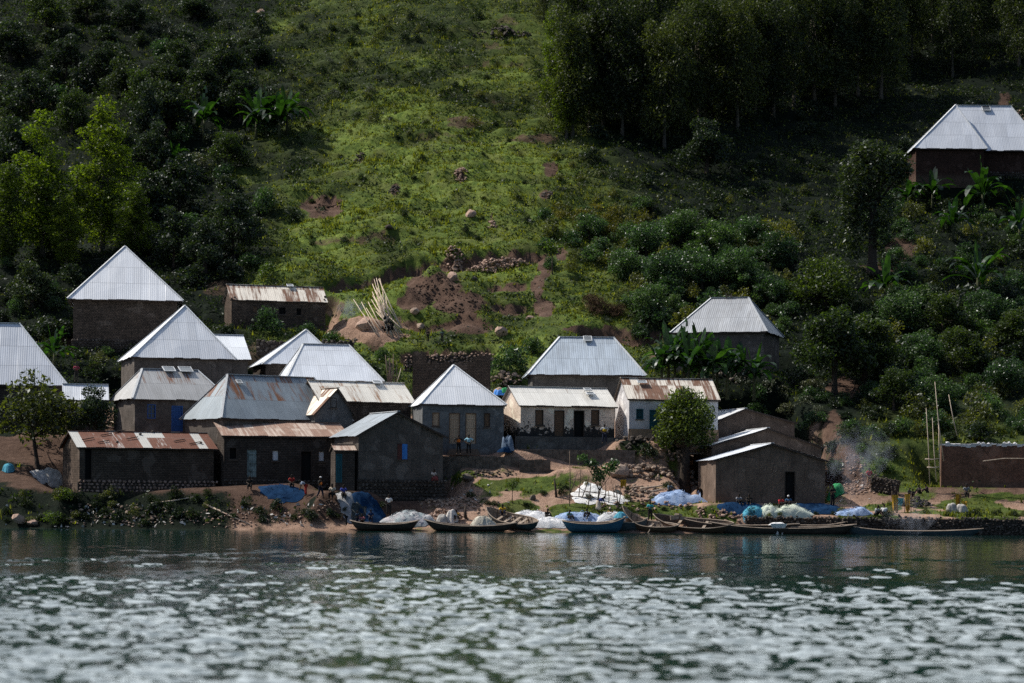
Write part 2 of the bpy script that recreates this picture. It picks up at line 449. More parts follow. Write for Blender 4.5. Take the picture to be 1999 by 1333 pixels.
def spec(key, label, fl, py_eave, Y, px_r, D, py_ridge, ridge, kind, py_base, roof, wall, px_bl=None, rot=None, ov=.35, cat='house', **kw):
    s = HS(); s.key = key; s.label = label; s.kind = kind; s.roof = roof; s.wall = wall; s.D = D; s.ov = ov; s.cat = cat; s.kw = kw
    C = P(fl, py_eave, Y)
    if rot is None:
        best = None
        for i in range(-600, 801):
            r = math.radians(i / 15.)
            q = C + Vector((-math.sin(r), math.cos(r), 0)) * D
            e = abs(proj(q.x, q.y, q.z)[0] - px_bl)
            if best is None or e < best[0]: best = (e, r)
        rot = best[1]
    else: rot = math.radians(rot)
    s.rot = rot
    s.ex = Vector((math.cos(rot), math.sin(rot), 0)); s.ey = Vector((-math.sin(rot), math.cos(rot), 0))
    s.W = line_t(C, s.ex, px_r)
    s.C = C
    s.center = C + s.ex * s.W / 2 + s.ey * D / 2
    q = C + s.ex * s.W / 2 + s.ey * ov
    s.zb = P(500, py_base, q.y).z if False else (P(proj(q.x, q.y, 0)[0], py_base, q.y).z)
    s.he = C.z - s.zb
    if kind == 'gable_y':
        rp = C + s.ex * line_t(C, s.ex, ridge); s.xr = line_t(C, s.ex, ridge)
        s.rise = P(ridge, py_ridge, rp.y).z - C.z
    elif kind == 'flat': s.rise = 0
    else:
        R0 = C + s.ey * D / 2
        r0, r1 = ridge
        t0 = line_t(R0, s.ex, r0) if kind != 'gable_x' else 0; t1 = line_t(R0, s.ex, r1) if kind != 'gable_x' else s.W
        if kind == 'pyramid': t0 = t1 = (t0 + t1) / 2
        s.t0, s.t1 = max(t0, 0), min(t1, s.W)
        q = R0 + s.ex * (t0 + t1) / 2
        s.rise = P(proj(q.x, q.y, q.z)[0], py_ridge, q.y).z - C.z
    return s

def slope(mb, A, B, T0, T1, pitch=.2, amp=.0045):
    """corrugated sheet between the eave A-B and the ridge T0-T1"""
    A, B, T0, T1 = map(Vector, (A, B, T0, T1))
    L = (B - A).length; eu = (B - A) / L
    u0 = (T0 - A).dot(eu); ev = (T0 - A) - eu * u0; h = ev.length; ev /= h
    u1 = (T1 - A).dot(eu); nrm = eu.cross(ev).normalized()
    if nrm.z < 0: nrm = -nrm
    us = set(np.arange(0, L, pitch / 4).tolist() + [L])
    us = sorted(us | {min(max(u0, 0), L), min(max(u1, 0), L)})
    def rng_v(u):
        lo, hi = 0.0, h
        if u < u0 - 1e-6: hi = h * max(u, 0) / max(u0, 1e-6) if u0 > 0 else h
        if u > u1 + 1e-6 and u1 < L: hi = min(hi, h * max(L - u, 0) / max(L - u1, 1e-6))
        return lo, hi
    row = [0.]
    nrow = max(1, int(round(h / 2.4)))
    prev = None
    sr_ = random.Random(int(L * 997 + h * 131)); nsh = int(L / .82) + 2
    ext = [sr_.uniform(-.05, .10) for _ in range(nsh)]; lift = [sr_.uniform(-.005, .007) for _ in range(nsh)]; ph = sr_.uniform(0, 9)
    us = np.array(us); LH = []
    for u in us:
        lo, hi = rng_v(u); LH.append((lo - ext[int(u / .82)], hi))
    LH = np.array(LH); KK = np.arange(5) / 4
    VV = LH[:, :1] + (LH[:, 1:] - LH[:, :1]) * KK; UU = np.repeat(us[:, None], 5, 1)
    off = .05 * vnoise(UU / 1.9 + ph, VV / 1.5, 3); off[:, 4] = 0; off[:, 0] += .02 * vnoise(us / .9, us * 0 + ph, 5)
    off += (amp * np.sin(2 * np.pi * us / pitch) + np.array([lift[int(u / .82)] for u in us]))[:, None]
    for i, u in enumerate(us):
        cur = [(A + eu * u + ev * VV[i, k] + nrm * off[i, k], u, max(VV[i, k], 0)) for k in range(5)]
        if prev:
            for k in range(4):
                mb.face([prev[k][0], cur[k][0], cur[k + 1][0], prev[k + 1][0]], [prev[k][1:], cur[k][1:], cur[k + 1][1:], prev[k + 1][1:]])
        prev = cur

def wall_quad(mb, a, b, z0, z1a, z1b=None, openings=(), depth=.14, u0=0.):
    """vertical wall from a to b (xy); openings = (u0,u1,z0,z1) in wall metres; outward normal is to the right of a->b"""
    a = Vector((a[0], a[1], 0)); b = Vector((b[0], b[1], 0)); L = (b - a).length; e = (b - a) / L
    inn = Vector((-e.y, e.x, 0))
    if z1b is None: z1b = z1a
    def pt(u, z): return a + e * u + Vector((0, 0, z))
    def q(ua, ub, za, zb): mb.face([pt(ua, za), pt(ub, za), pt(ub, zb), pt(ua, zb)], [(ua + u0, za), (ub + u0, za), (ub + u0, zb), (ua + u0, zb)])
    zt = min(z1a, z1b)
    us = sorted({0., L} | {min(max(o[i], 0), L) for o in openings for i in (0, 1)})
    zs = sorted({z0, zt} | {min(max(o[i], z0), zt) for o in openings for i in (2, 3)})
    for i in range(len(us) - 1):
        for j in range(len(zs) - 1):
            um, zm = (us[i] + us[i + 1]) / 2, (zs[j] + zs[j + 1]) / 2
            if any(o[0] < um < o[1] and o[2] < zm < o[3] for o in openings): continue
            q(us[i], us[i + 1], zs[j], zs[j + 1])
    for o in openings:
        o = (max(o[0], 0), min(o[1], L), max(o[2], z0), min(o[3], zt))
        c = [(o[0], o[2]), (o[1], o[2]), (o[1], o[3]), (o[0], o[3])]
        for k in range(4):
            (ua, za), (ub, zb) = c[k], c[(k + 1) % 4]
            mb.face([pt(ua, za), pt(ub, zb), pt(ub, zb) + inn * depth, pt(ua, za) + inn * depth], [(ua, za), (ub, zb), (ub, zb + .1), (ua, za + .1)])
    if abs(z1a - z1b) > 1e-4:
        if z1a > z1b: mb.face([pt(0, zt), pt(L, zt), pt(0, z1a)], [(0, zt), (L, zt), (0, z1a)])
        else: mb.face([pt(0, zt), pt(L, zt), pt(L, z1b)], [(0, zt), (L, zt), (L, z1b)])

def shell(root, s, W, D, he, ov, kind, rise, t0=0, t1=0, xr=0, ox=0, oy=0, openings=(), zlow=-1.2, wall='mud', roof='galv', caps=True, back=True, nb=False):
    """walls and roof in the root frame; (ox, oy) is the front left EAVE corner. Returns wall and roof objects."""
    x0, x1 = ox, ox + W; y0, y1 = oy, oy + D
    wx0, wx1, wy0, wy1 = x0 + ov, x1 - ov, y0 + ov, y1 - ov
    ops = [(u0 - wx0, u1 - wx0, za, zb) for (u0, u1, za, zb) in openings]
    mb = MB()
    if kind == 'gable_y':
        # height of the roof underside along x
        def hz(x): return he + rise * ((x - x0) / (xr) if x <= x0 + xr else (x1 - x) / (W - xr)) - .06
        wall_quad(mb, (wx0, wy0), (wx1, wy0), zlow, min(hz(wx0), hz(wx1)), None, ops)
        zt = min(hz(wx0), hz(wx1))
        for yy in (wy0, wy1):
            mb.face([(wx0, yy, zt), (wx1, yy, zt), (wx1, yy, hz(wx1)), (x0 + xr, yy, he + rise - .06), (wx0, yy, hz(wx0))],
                    [(0, zt), (wx1 - wx0, zt), (wx1 - wx0, hz(wx1)), (x0 + xr - wx0, he + rise), (0, hz(wx0))])
        wall_quad(mb, (wx1, wy0), (wx1, wy1), zlow, hz(wx1)); wall_quad(mb, (wx0, wy1), (wx0, wy0), zlow, hz(wx0))
        wall_quad(mb, (wx1, wy1), (wx0, wy1), zlow, zt)
    else:
        pr = rise / (D / 2) if kind != 'flat' else 0
        top = he + pr * ov - .06 if kind in ('gable_x',) else (he + .03 if kind != 'flat' else he)
        wall_quad(mb, (wx0, wy0), (wx1, wy0), zlow, top, None, ops)
        wall_quad(mb, (wx1, wy0), (wx1, wy1), zlow, top); wall_quad(mb, (wx0, wy1), (wx0, wy0), zlow, top)
        wall_quad(mb, (wx1, wy1), (wx0, wy1), zlow, top)
        if kind == 'gable_x':
            ym = (wy0 + wy1) / 2
            for xx in (wx0, wx1):
                mb.face([(xx, wy0, top), (xx, wy1, top), (xx, ym, he + rise - .06)], [(0, top), (wy1 - wy0, top), (ym - wy0, he + rise)])
        if kind == 'flat':
            mb.face([(wx0, wy0, top), (wx1, wy0, top), (wx1, wy1, top), (wx0, wy1, top)], [(0, 0), (1, 0), (1, 1), (0, 1)])
    wo = mb.build('wall', M[wall], root)
    if kind == 'flat': return wo, None
    rb = MB(); cb = MB(); fb = MB()
    z0, z1 = he, he + rise
    if kind == 'gable_y':
        r0, r1 = (x0 + xr, y0, z1), (x0 + xr, y1, z1)
        slope(rb, (x0, y1, z0), (x0, y0, z0), r1, r0); slope(rb, (x1, y0, z0), (x1, y1, z0), r0, r1)
        cb.bar(Vector(r0) + Vector((0, -.03, .03)), Vector(r1) + Vector((0, 0, .03)), .28, .05)
        for (a, b) in (((x0, y0, z0), r0), ((x1, y0, z0), r0)):
            fb.bar(Vector(a) + Vector((0, .03, -.1)), Vector(b) + Vector((0, .03, -.1)), .05, .13)
    else:
        ym = (y0 + y1) / 2
        a, b, c, d = (x0, y0, z0), (x1, y0, z0), (x1, y1, z0), (x0, y1, z0)
        r0, r1 = (x0 + t0, ym, z1), (x0 + t1, ym, z1)
        slope(rb, a, b, r0, r1)
        slope(rb, c, d, r1, r0)
        if t0 > .05: slope(rb, d, a, r0, r0)
        if W - t1 > .05: slope(rb, b, c, r1, r1)
        if t1 - t0 > .2: cb.bar(Vector(r0) + Vector((0, 0, .03)), Vector(r1) + Vector((0, 0, .03)), .30, .05)
        if t0 > .05:
            for p in (a, d): cb.bar(Vector(p) + Vector((0, 0, .03)), Vector(r0) + Vector((0, 0, .035)), .2, .045)
        if W - t1 > .05:
            for p in (b, c): cb.bar(Vector(p) + Vector((0, 0, .03)), Vector(r1) + Vector((0, 0, .035)), .2, .045)
        fb.bar((x0 + .05, y0 + .05, z0 - .09), (x1 - .05, y0 + .05, z0 - .09), .05, .12)
        if kind == 'gable_x':
            for xx in (x0 + .05, x1 - .05):
                for yy in (y0, y1): fb.bar((xx, yy, z0 - .1), (xx, ym, z1 - .1), .05, .12)
    ro = rb.build('roof', M[roof], root)
    if caps and cb.v: cb.build('ridge_cap', M['cap'] if roof.startswith('galv') else M[roof], ro)
    if fb.v: fb.build('fascia', M['wood_dark'], ro)
    return wo, ro

M['teal_dark'] = m_plain('dark_teal_boards', (.012, .05, .065), .6, .3)
def fill_opening(root, kind, u0, u1, za, zb, y):
    """the door or window standing in an opening of the front wall (u0..u1 in root x, za..zb, wall face at y)"""
    w, h = u1 - u0, zb - za; xm, zm = (u0 + u1) / 2, (za + zb) / 2
    nm, mat, fm = {'door_wood': ('door', 'wood_pale', 'wood_brown'), 'door_brown': ('door', 'wood_brown', 'wood_dark'), 'door_blue': ('door', 'blue_paint', 'blue_paint'),
                   'door_teal': ('door', 'teal_paint', 'teal_paint'), 'door_pale': ('door', 'pale_green_paint', 'wood_dark'), 'door_dark': ('door', 'black', 'wood_dark'),
                   'win_wood': ('window', 'wood_pale', 'wood_brown'), 'win_brown': ('window', 'wood_brown', 'wood_dark'), 'win_blue': ('window', 'panel', 'blue_paint'),
                   'win_teal': ('window', 'teal_dark', 'teal_paint'), 'win_white': ('window', 'white_paint', 'wood_dark'), 'win_dark': ('window', 'black', 'wood_dark'),
                   'win_shut': ('window', 'blue_bright', 'maroon_paint')}[kind]
    f = .07; yb = y + .10
    mb = MB()
    if nm == 'door' and mat != 'black':
        n = max(3, int(w / .17)); pw = (w - 2 * f) / n
        for i in range(n): mb.box((u0 + f + pw * (i + .5), yb + .012 * (i % 2), zm - f / 2), (pw - .012, .04, h - f))
        for zz in (za + h * .22, za + h * .52, za + h * .82): mb.box((xm, yb - .035, zz), (w - 2 * f - .02, .03, .10))
    elif kind in ('win_blue', 'win_teal'):
        mb.box((xm, yb + .03, zm), (w - 2 * f, .03, h - 2 * f))
    elif kind == 'win_shut':
        mb.box((u0 + w * .70, y - .03, zm), (w * .5, .04, h * .96)); mb.box((u0 + w * .62, y - .06, zm), (.05, .03, h * .9))
    elif nm == 'window' and mat in ('wood_pale', 'wood_brown'):
        n = 4; pw = (w - 2 * f) / n
        for i in range(n): mb.box((u0 + f + pw * (i + .5), yb + .012 * (i % 2), zm), (pw - .01, .04, h - 2 * f))
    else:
        mb.box((xm, yb + (.25 if mat == 'black' else .02), zm), (w + (.3 if mat == 'black' else -2 * f), .03, h + (.3 if mat == 'black' else -2 * f)))  # black sheet behind the wall paints the dark inside of open doors and windows
    o = mb.build(nm, M[mat], root)
    fb = MB()
    for xx in (u0 + f / 2, u1 - f / 2): fb.box((xx, y + .045, zm), (f, .13, h))
    fb.box((xm, y + .045, zb - f / 2), (w - 2 * f, .13, f))
    if nm == 'window': fb.box((xm, y + .045, za + f / 2), (w - 2 * f, .13, f))
    if kind == 'win_blue' or kind == 'win_teal':
        fb.box((xm, y + .09, zm), (.05, .05, h - 2 * f)); 
        for q in (.35, .68): fb.box((xm, y + .085, za + h * q), (w - 2 * f, .04, .04))
    if kind == 'win_shut':
        fb.box((u0 + w * .25, y - .03, zm), (w * .36, .04, h * .96))
    fb.build('frame', M[fm], o)
    if nm == 'window':
        sb = MB(); sb.box((xm, y - .03, za - .05), (w + .16, .16, .07)); sb.build('sill', M['concrete' if fm != 'wood_brown' else 'wood_dark'], o)

def build_house(s):
    root = empty('house' if s.cat == 'house' else 'shed', (s.center.x, s.center.y, s.zb), s.rot, s.label, s.cat)
    s.root = root
    ox, oy = -s.W / 2, -s.D / 2
    yw = oy + s.ov
    # openings: pixels -> root frame on the front wall
    A = s.C + s.ey * s.ov
    ops = []
    for (pl, pr, pt, pb, k) in s.kw.get('openings', ()):
        tl = line_t(A, s.ex, pl); tr = line_t(A, s.ex, pr)
        yy = (A + s.ex * (tl + tr) / 2).y
        za = P((pl + pr) / 2, pb, yy).z - s.zb; zb = P((pl + pr) / 2, pt, yy).z - s.zb
        ops.append((tl + ox, tr + ox, za, zb, k))
    wo, ro = shell(root, s, s.W, s.D, s.he, s.ov, s.kind, s.rise, getattr(s, 't0', 0), getattr(s, 't1', 0), getattr(s, 'xr', 0), ox, oy,
                   [o[:4] for o in ops], wall=s.wall, roof=s.roof)
    for o in ops: fill_opening(root, o[4], o[0], o[1], o[2], o[3], yw)
    # stone foundation or plinth band
    pl = s.kw.get('plinth')
    if pl:
        mat, ptop, proud = pl
        q = A + s.ex * s.W / 2
        zt = P(proj(q.x, q.y, q.z)[0], ptop, q.y).z - s.zb
        mb = MB(); n = 0
        x0, x1 = ox + s.ov - proud, ox + s.W - s.ov + proud
        if mat.startswith('stone'):
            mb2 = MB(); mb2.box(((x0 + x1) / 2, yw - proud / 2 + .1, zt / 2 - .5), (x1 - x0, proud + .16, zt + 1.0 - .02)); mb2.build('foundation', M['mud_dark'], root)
            rr = random.Random(int(s.W * 1000))
            z = .02
            while z < zt - .05:
                hh = rr.uniform(.22, .36); x = x0
                while x < x1:
                    ww = rr.uniform(.24, .55)
                    mb.stone((x + ww / 2, yw - proud + rr.uniform(-.03, .04), z + hh / 2), (ww * .54, .16, hh * .56), rr.random()); x += ww
                z += hh * .95
            mb.build('foundation', M[mat], root)
        else:
            mb.box(((x0 + x1) / 2, yw - proud / 2, zt / 2 - .5), (x1 - x0, proud, zt + 1.0)); mb.build('plinth', M[mat], root)
    # solar panels on the front slope, pixel rectangles
    for (pl_, pr_, pt_, pb_) in s.kw.get('panels', ()):
        # on the slope: height from pixel, y from height
        zc = None
        for yy in np.linspace(s.C.y - 1, s.C.y + s.D, 60):
            q = P((pl_ + pr_) / 2, (pt_ + pb_) / 2, yy)
            l = q - s.center; ly = l.dot(s.ey) - oy; lz = q.z - s.zb
            if lz <= s.he + s.rise * min(ly, s.D / 2) / (s.D / 2) + .12 and ly > 0:
                zc = (l.dot(s.ex), oy + ly, lz); break
        if zc is None: continue
        sc = F / s.C.y; w = (pr_ - pl_) / sc; h = max((pb_ - pt_) / sc, .35) * 1.5
        ang = math.atan2(s.rise, s.D / 2) * .75
        m = Matrix.Rotation(ang, 3, 'X')
        mb = MB(); mb.box(Vector(zc) + Vector((0, -.05, .16)), (w, h, .04), m); p = mb.build('solar_panel', M['panel'], root)
        fb = MB()
        for sx in (-1, 1): fb.box(Vector(zc) + Vector((0, -.05, .17)) + m @ Vector((sx * w / 2, 0, 0)), (.06, h + .06, .07), m)
        for sy in (-1, 1): fb.box(Vector(zc) + Vector((0, -.05, .17)) + m @ Vector((0, sy * h / 2, 0)), (w - .06, .06, .07), m)
        for sx in (-1, 1):
            a = Vector(zc) + Vector((0, -.05, .12)) + m @ Vector((sx * w * .4, h * .3, 0)); fb.bar(a, a + Vector((0, .1, -.4)), .05)
        fb.build('panel_frame', M['cap'], p)
    if s.kw.get('extra'): s.kw['extra'](s, root, ox, oy)
    return root

HOUSES = []
def add(*a, **k):
    s = spec(*a, **k); HOUSES.append(s)
    PADS.append((s.center.x, s.center.y, s.W / 2 - s.ov + .5, s.D / 2 - s.ov + .4, s.rot, s.zb)); return s

def wing_front(px_l, px_r, apex, py_eave, py_apex, px_rb, roof, wall, openings=()):
    """gabled wing standing out of the front of a house"""
    def fn(s, root, ox, oy):
        fwd = 1.0
        C = s.C - s.ey * fwd
        t0 = line_t(C, s.ex, px_l); t1 = line_t(C, s.ex, px_r); tr = line_t(C, s.ex, apex)
        q = C + s.ex * tr
        he = P(px_l, py_eave, (C + s.ex * t0).y).z - s.zb; rise = P(apex, py_apex, q.y).z - s.zb - he
        A = C + s.ey * .3; ops = []
        for (pl, pr, pt, pb, k) in openings:
            tl = line_t(A, s.ex, pl); tq = line_t(A, s.ex, pr); yy = (A + s.ex * tl).y
            ops.append((tl + ox, tq + ox, P(pl, pb, yy).z - s.zb, P(pl, pt, yy).z - s.zb, k))
        shell(root, s, t1 - t0, 4.6, he, .3, 'gable_y', rise, xr=tr - t0, ox=ox + t0, oy=oy - fwd, openings=[o[:4] for o in ops], wall=wall, roof=roof)
        for o in ops: fill_opening(root, o[4], o[0], o[1], o[2], o[3], oy - fwd + .3)
    return fn

def wing_side(px_l, px_r, py_eave, py_ridge, D, roof, wall):
    """lower roof running on beside the main roof"""
    def fn(s, root, ox, oy):
        dy = .15
        C = s.C + s.ey * dy
        t0 = line_t(C, s.ex, px_l); t1 = line_t(C, s.ex, px_r)
        q = C + s.ex * t0
        he = s.he + .02; rise = P(px_l, py_ridge, q.y + D / 2).z - s.zb - he
        shell(root, s, t1 - t0, D, he, .3, 'gable_x', rise, 0, t1 - t0, ox=ox + t0, oy=oy + dy, wall=wall, roof=roof)
    return fn

def hip_wing(px_l, px_r, apex, py_eave, py_apex, D, fwd, roof, wall):
    def fn(s, root, ox, oy):
        C = s.C - s.ey * fwd
        t0 = line_t(C, s.ex, px_l); t1 = line_t(C, s.ex, px_r); R0 = C + s.ey * D / 2; tr = line_t(R0, s.ex, apex) - t0
        he = s.he - .03; rise = P(apex, py_apex, R0.y).z - s.zb - he
        shell(root, s, t1 - t0, D, he, .4, 'pyramid', rise, tr, tr, ox=ox + t0, oy=oy - fwd, wall=wall, roof=roof)
    return fn

def chain(*fns):
    def fn(s, root, ox, oy):
        for f in fns: f(s, root, ox, oy)
    return fn

def small_canopy(px_l, px_r, py, roof):
    def fn(s, root, ox, oy):
        A = s.C + s.ey * s.ov; t0 = line_t(A, s.ex, px_l) + ox; t1 = line_t(A, s.ex, px_r) + ox
        z = P(px_l, py, A.y + 3).z - s.zb
        mb = MB(); slope(mb, (t0, oy + s.ov - 1.1, z - .1), (t1, oy + s.ov - 1.1, z - .15), (t0, oy + s.ov - .02, z + .25), (t1, oy + s.ov - .02, z + .2))
        c = mb.build('canopy', M[roof], root)
        pb = MB()
        for x in (t0 + .1, t1 - .1): pb.bar((x, oy + s.ov - 1.0, -.3), (x, oy + s.ov - 1.0, z - .12), .07)
        pb.build('post', M['wood_dark'], c)
    return fn

def roof_clutter(items):
    """stones, battens and loose sheets holding down a patched roof: (u 0-1, v 0-1, kind)"""
    def fn(s, root, ox, oy):
        pr = s.rise / (s.D / 2); mb = MB(); wb = MB()
        for (u, v, k) in items:
            x = ox + u * s.W; y = oy + v * s.D / 2; z = s.he + pr * v * s.D / 2
            if k == 's': mb.stone((x, y, z + .1), (.2, .16, .13), u * 9 + v)
            else: wb.bar((x - .5, y - .1, z + .06), (x + .6, y + .35, z + .08 + pr * .45), .07)
        if mb.v: mb.build('weight_stones', M['stone_dark'], root)
        if wb.v: wb.build('roof_battens', M['wood_dark'], root)
    return fn

def ridge_box(px, py, w=.5):
    def fn(s, root, ox, oy):
        R0 = s.C + s.ey * s.D / 2; x = ox + line_t(R0, s.ex, px); mb = MB(); z = s.he + s.rise
        for dx in (-w / 2, w / 2): mb.bar((x + dx, oy + s.D / 2 - .2, z - .1), (x + dx, oy + s.D / 2 - .2, z + .42), .07)
        mb.bar((x - w / 2 - .05, oy + s.D / 2 - .2, z + .18), (x + w / 2 + .05, oy + s.D / 2 - .2, z + .18), .06, .1)
        mb.build('roof_bracket', M['pole_dark'], root)
    return fn

def flat_top(s, root, ox, oy):
    r = random.Random(4); mb = MB(); x = ox + .2
    n = int(s.W / .45)
    for i in range(n):
        x0 = ox + s.ov - .1 + (s.W - 2 * s.ov + .2) * i / n; x1 = ox + s.ov - .1 + (s.W - 2 * s.ov + .2) * (i + 1) / n
        z = s.he + .05 + r.uniform(0, .1); d = r.uniform(.12, .3)
        y = oy + s.ov
        mb.face([(x0, y - .04, z - d), (x1, y - .04, z - d * r.uniform(.5, 1.2)), (x1, y - .02, z), (x0, y - .02, z + .03)])
        mb.face([(x0, y - .02, z + .03), (x1, y - .02, z), (x1, y + 1.3, z + r.uniform(0, .1)), (x0, y + 1.3, z + r.uniform(0, .1))])
        if r.random() < .4: mb.stone(((x0 + x1) / 2, y + .3, z + .08), (.22, .2, .12), r.random())
    mb.build('roof_sheeting', M['tarp'], root)
    pb = MB(); z = s.he * .62
    pb.tube([(ox + s.W * .42, oy - .3, z), (ox + s.W * .62, oy - .1, z + .25), (ox + s.W * .9, oy + .1, z + .25)], [.05, .045, .04]); pb.build('leaning_branch', M['pole'], root)

M['tarp'] = m_plain('white_tarpaulin', (.62, .62, .64), .7, .25, 3, .05)

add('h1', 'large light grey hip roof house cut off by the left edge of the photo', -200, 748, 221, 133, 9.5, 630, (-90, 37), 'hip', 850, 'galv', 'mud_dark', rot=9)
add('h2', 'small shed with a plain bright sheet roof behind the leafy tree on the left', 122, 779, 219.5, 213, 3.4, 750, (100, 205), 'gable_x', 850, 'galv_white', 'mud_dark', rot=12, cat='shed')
add('h3', 'dull grey hip roof house with two solar panels, a blue door and a blue window', 258, 777, 215.5, 452, 7.5, 721, (277, 385), 'hip', 850, 'galv_dull', 'mud_plain', px_bl=213,
    openings=[(288, 304, 789, 817, 'win_blue'), (335, 357, 792, 842, 'door_blue')], panels=[(318, 341, 717, 730), (349, 375, 717, 731)])
add('h4', 'blue grey hip roof house with rust along the ridge and a gabled front wing', 432, 815, 210.5, 690, 8, 734, (443, 612), 'hip', 925, 'galv_blue', 'mud_plain', px_bl=350,
    extra=wing_front(612, 697, 660, 810, 757, 607, 'rust_stripe', 'plaster_grey', [(645, 657, 776, 796, 'win_dark')]), panels=[(461, 472, 745, 752)])
add('h5', 'dark mud gable house with striped grey roof and a blue and maroon shuttered window', 695, 850, 204.3, 875, 7, 803, 778, 'gable_y', 978, 'galv_streak', 'mud_plain', px_bl=643,
    openings=[(776, 796, 866, 897, 'win_shut')], plinth=('stone_dark', 936, .12))
add('h6', 'low mud brick shack with a patched red rust and white sheet roof', 150, 872, 204.2, 426, 7, 843, (120, 395), 'gable_x', 962, 'rust_patch', 'mud', rot=23, ov=.3,
    openings=[(165, 180, 875, 935, 'door_dark')], plinth=('stone_pink', 942, .15),
    extra=roof_clutter([(.1, .4, 'b'), (.2, .25, 'b'), (.25, .7, 'b'), (.42, .5, 'b'), (.5, .8, 's'), (.3, .3, 's'), (.36, .92, 'b'), (.75, .4, 'b'), (.85, .25, 'b'), (.9, .3, 's'), (.6, .97, 's')]))
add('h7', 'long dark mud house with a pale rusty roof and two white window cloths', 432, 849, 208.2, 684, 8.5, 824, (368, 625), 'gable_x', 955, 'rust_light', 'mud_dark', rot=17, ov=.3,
    openings=[(447, 463, 873, 897, 'win_dark'), (481, 503, 876, 931, 'door_pale'), (531, 545, 878, 900, 'win_white'), (587, 609, 880, 940, 'door_dark'), (621, 634, 880, 901, 'win_white')],
    plinth=('stone_dark', 938, .1))
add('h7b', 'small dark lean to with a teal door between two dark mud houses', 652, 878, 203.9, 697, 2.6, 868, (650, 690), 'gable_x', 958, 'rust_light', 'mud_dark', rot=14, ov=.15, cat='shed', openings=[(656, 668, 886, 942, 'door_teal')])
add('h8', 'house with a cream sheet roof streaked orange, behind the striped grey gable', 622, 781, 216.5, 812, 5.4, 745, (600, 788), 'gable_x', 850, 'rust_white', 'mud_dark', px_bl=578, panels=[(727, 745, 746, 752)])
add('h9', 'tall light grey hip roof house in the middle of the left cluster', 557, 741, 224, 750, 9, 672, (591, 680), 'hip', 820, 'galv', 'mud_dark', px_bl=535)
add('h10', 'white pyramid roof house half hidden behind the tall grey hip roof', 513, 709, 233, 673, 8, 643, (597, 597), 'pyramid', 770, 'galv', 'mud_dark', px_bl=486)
add('h11', 'white pyramid roof house with a lower roof extension on its right', 256, 696, 228, 462, 9.5, 596, (360, 360), 'pyramid', 790, 'galv_white', 'mud_plain', px_bl=229,
    extra=wing_side(425, 491, 697, 653, 8.6, 'galv_white', 'mud_plain'))
add('h12', 'steep white pyramid roof house highest on the left, on a stone footing', 131, 582, 244, 358, 11, 480, (243, 243), 'pyramid', 690, 'galv_white', 'mud', rot=8.5, ov=.6, plinth=('stone_dark', 664, .2))
add('h13', 'small mud house with a rusty striped roof up the slope by the pole sheaf', 449, 584, 250, 640, 5, 558, (450, 628), 'gable_x', 645, 'rust_stripe', 'mud', px_bl=434, ov=.2,
    openings=[(544, 559, 599, 614, 'win_dark'), (578, 589, 601, 616, 'win_dark'), (493, 503, 597, 612, 'win_brown')], panels=[(560, 572, 558, 562)],
    extra=roof_clutter([(.02, .0, 's'), (.05, .1, 's'), (.97, .1, 's'), (.99, .3, 's')]))
add('h14', 'cement grey house with a pyramid roof and two plank doors above steps', 820, 788, 213, 990, 8, 712, (884, 886), 'pyramid', 888, 'galv_white', 'plaster_grey', px_bl=799, ov=.25,
    openings=[(844, 858, 805, 832, 'win_wood'), (945, 957, 806, 834, 'win_brown'), (877, 898, 806, 866, 'door_wood'), (909, 930, 806, 866, 'door_wood')])
add('h16', 'cream house with peeling blackened plaster and a cream sheet roof', 1013, 790, 214, 1207, 6, 756, (993, 1188), 'gable_x', 878, 'cream_iron', 'white_peel', px_bl=972, ov=.25,
    openings=[(1045, 1061, 800, 831, 'win_brown'), (1154, 1170, 800, 830, 'win_brown'), (1082, 1102, 801, 851, 'door_brown'), (1120, 1141, 801, 852, 'door_dark')],
    plinth=('concrete', 853, .5), panels=[(1140, 1154, 761, 766), (1144, 1160, 769, 773)])
add('h17', 'big blue grey hip roof house above the cream house, panel on its ridge', 1030, 730, 226, 1262, 8.5, 658, (1092, 1197), 'hip', 815, 'galv_mid', 'plaster_dark', rot=3, ov=.5, panels=[(1139, 1155, 658, 670)])
add('h18', 'whitewashed house with a rust striped roof behind the round topped shore tree', 1225, 778, 215.5, 1407, 6, 739, (1214, 1398), 'gable_x', 860, 'rust_stripe', 'white_wash', px_bl=1196, ov=.2,
    openings=[(1242, 1256, 798, 818, 'win_teal'), (1268, 1291, 800, 852, 'door_teal')], panels=[(1244, 1262, 745, 752)], plinth=('tan_wall', 838, .06))
add('h19', 'grey hip roof house behind the banana clump, its right roof face dark', 1308, 649, 238, 1497, 9, 581, (1388, 1460), 'hip', 730, 'galv_soft', 'mud_plain', rot=-17, ov=.4, extra=ridge_box(1423, 580))
add('h20', 'front mud gable house by the shore with one dark doorway', 1393, 897, 204.5, 1618, 8, 865, 1508, 'gable_y', 982, 'galv', 'mud_tan', rot=7, ov=.25,
    openings=[(1532, 1553, 920, 978, 'door_dark')])
add('h21', 'middle one of the three stepped mud gable houses', 1385, 870, 213.2, 1610, 8, 835, 1500, 'gable_y', 950, 'galv_white', 'mud_tan', rot=8, ov=.25)
add('h22', 'rearmost of the three stepped mud gable houses, roof partly bright', 1396, 822, 221.8, 1558, 7.5, 797, 1456, 'gable_y', 905, 'galv_white', 'mud_tan', rot=15, ov=.25)
add('h23', 'flat topped red brick building at the right edge covered with white sheeting', 1832, 868, 211, 2040, 6, 868, (0, 0), 'flat', 952, 'galv', 'brick_red', rot=-9, ov=.25, extra=flat_top)
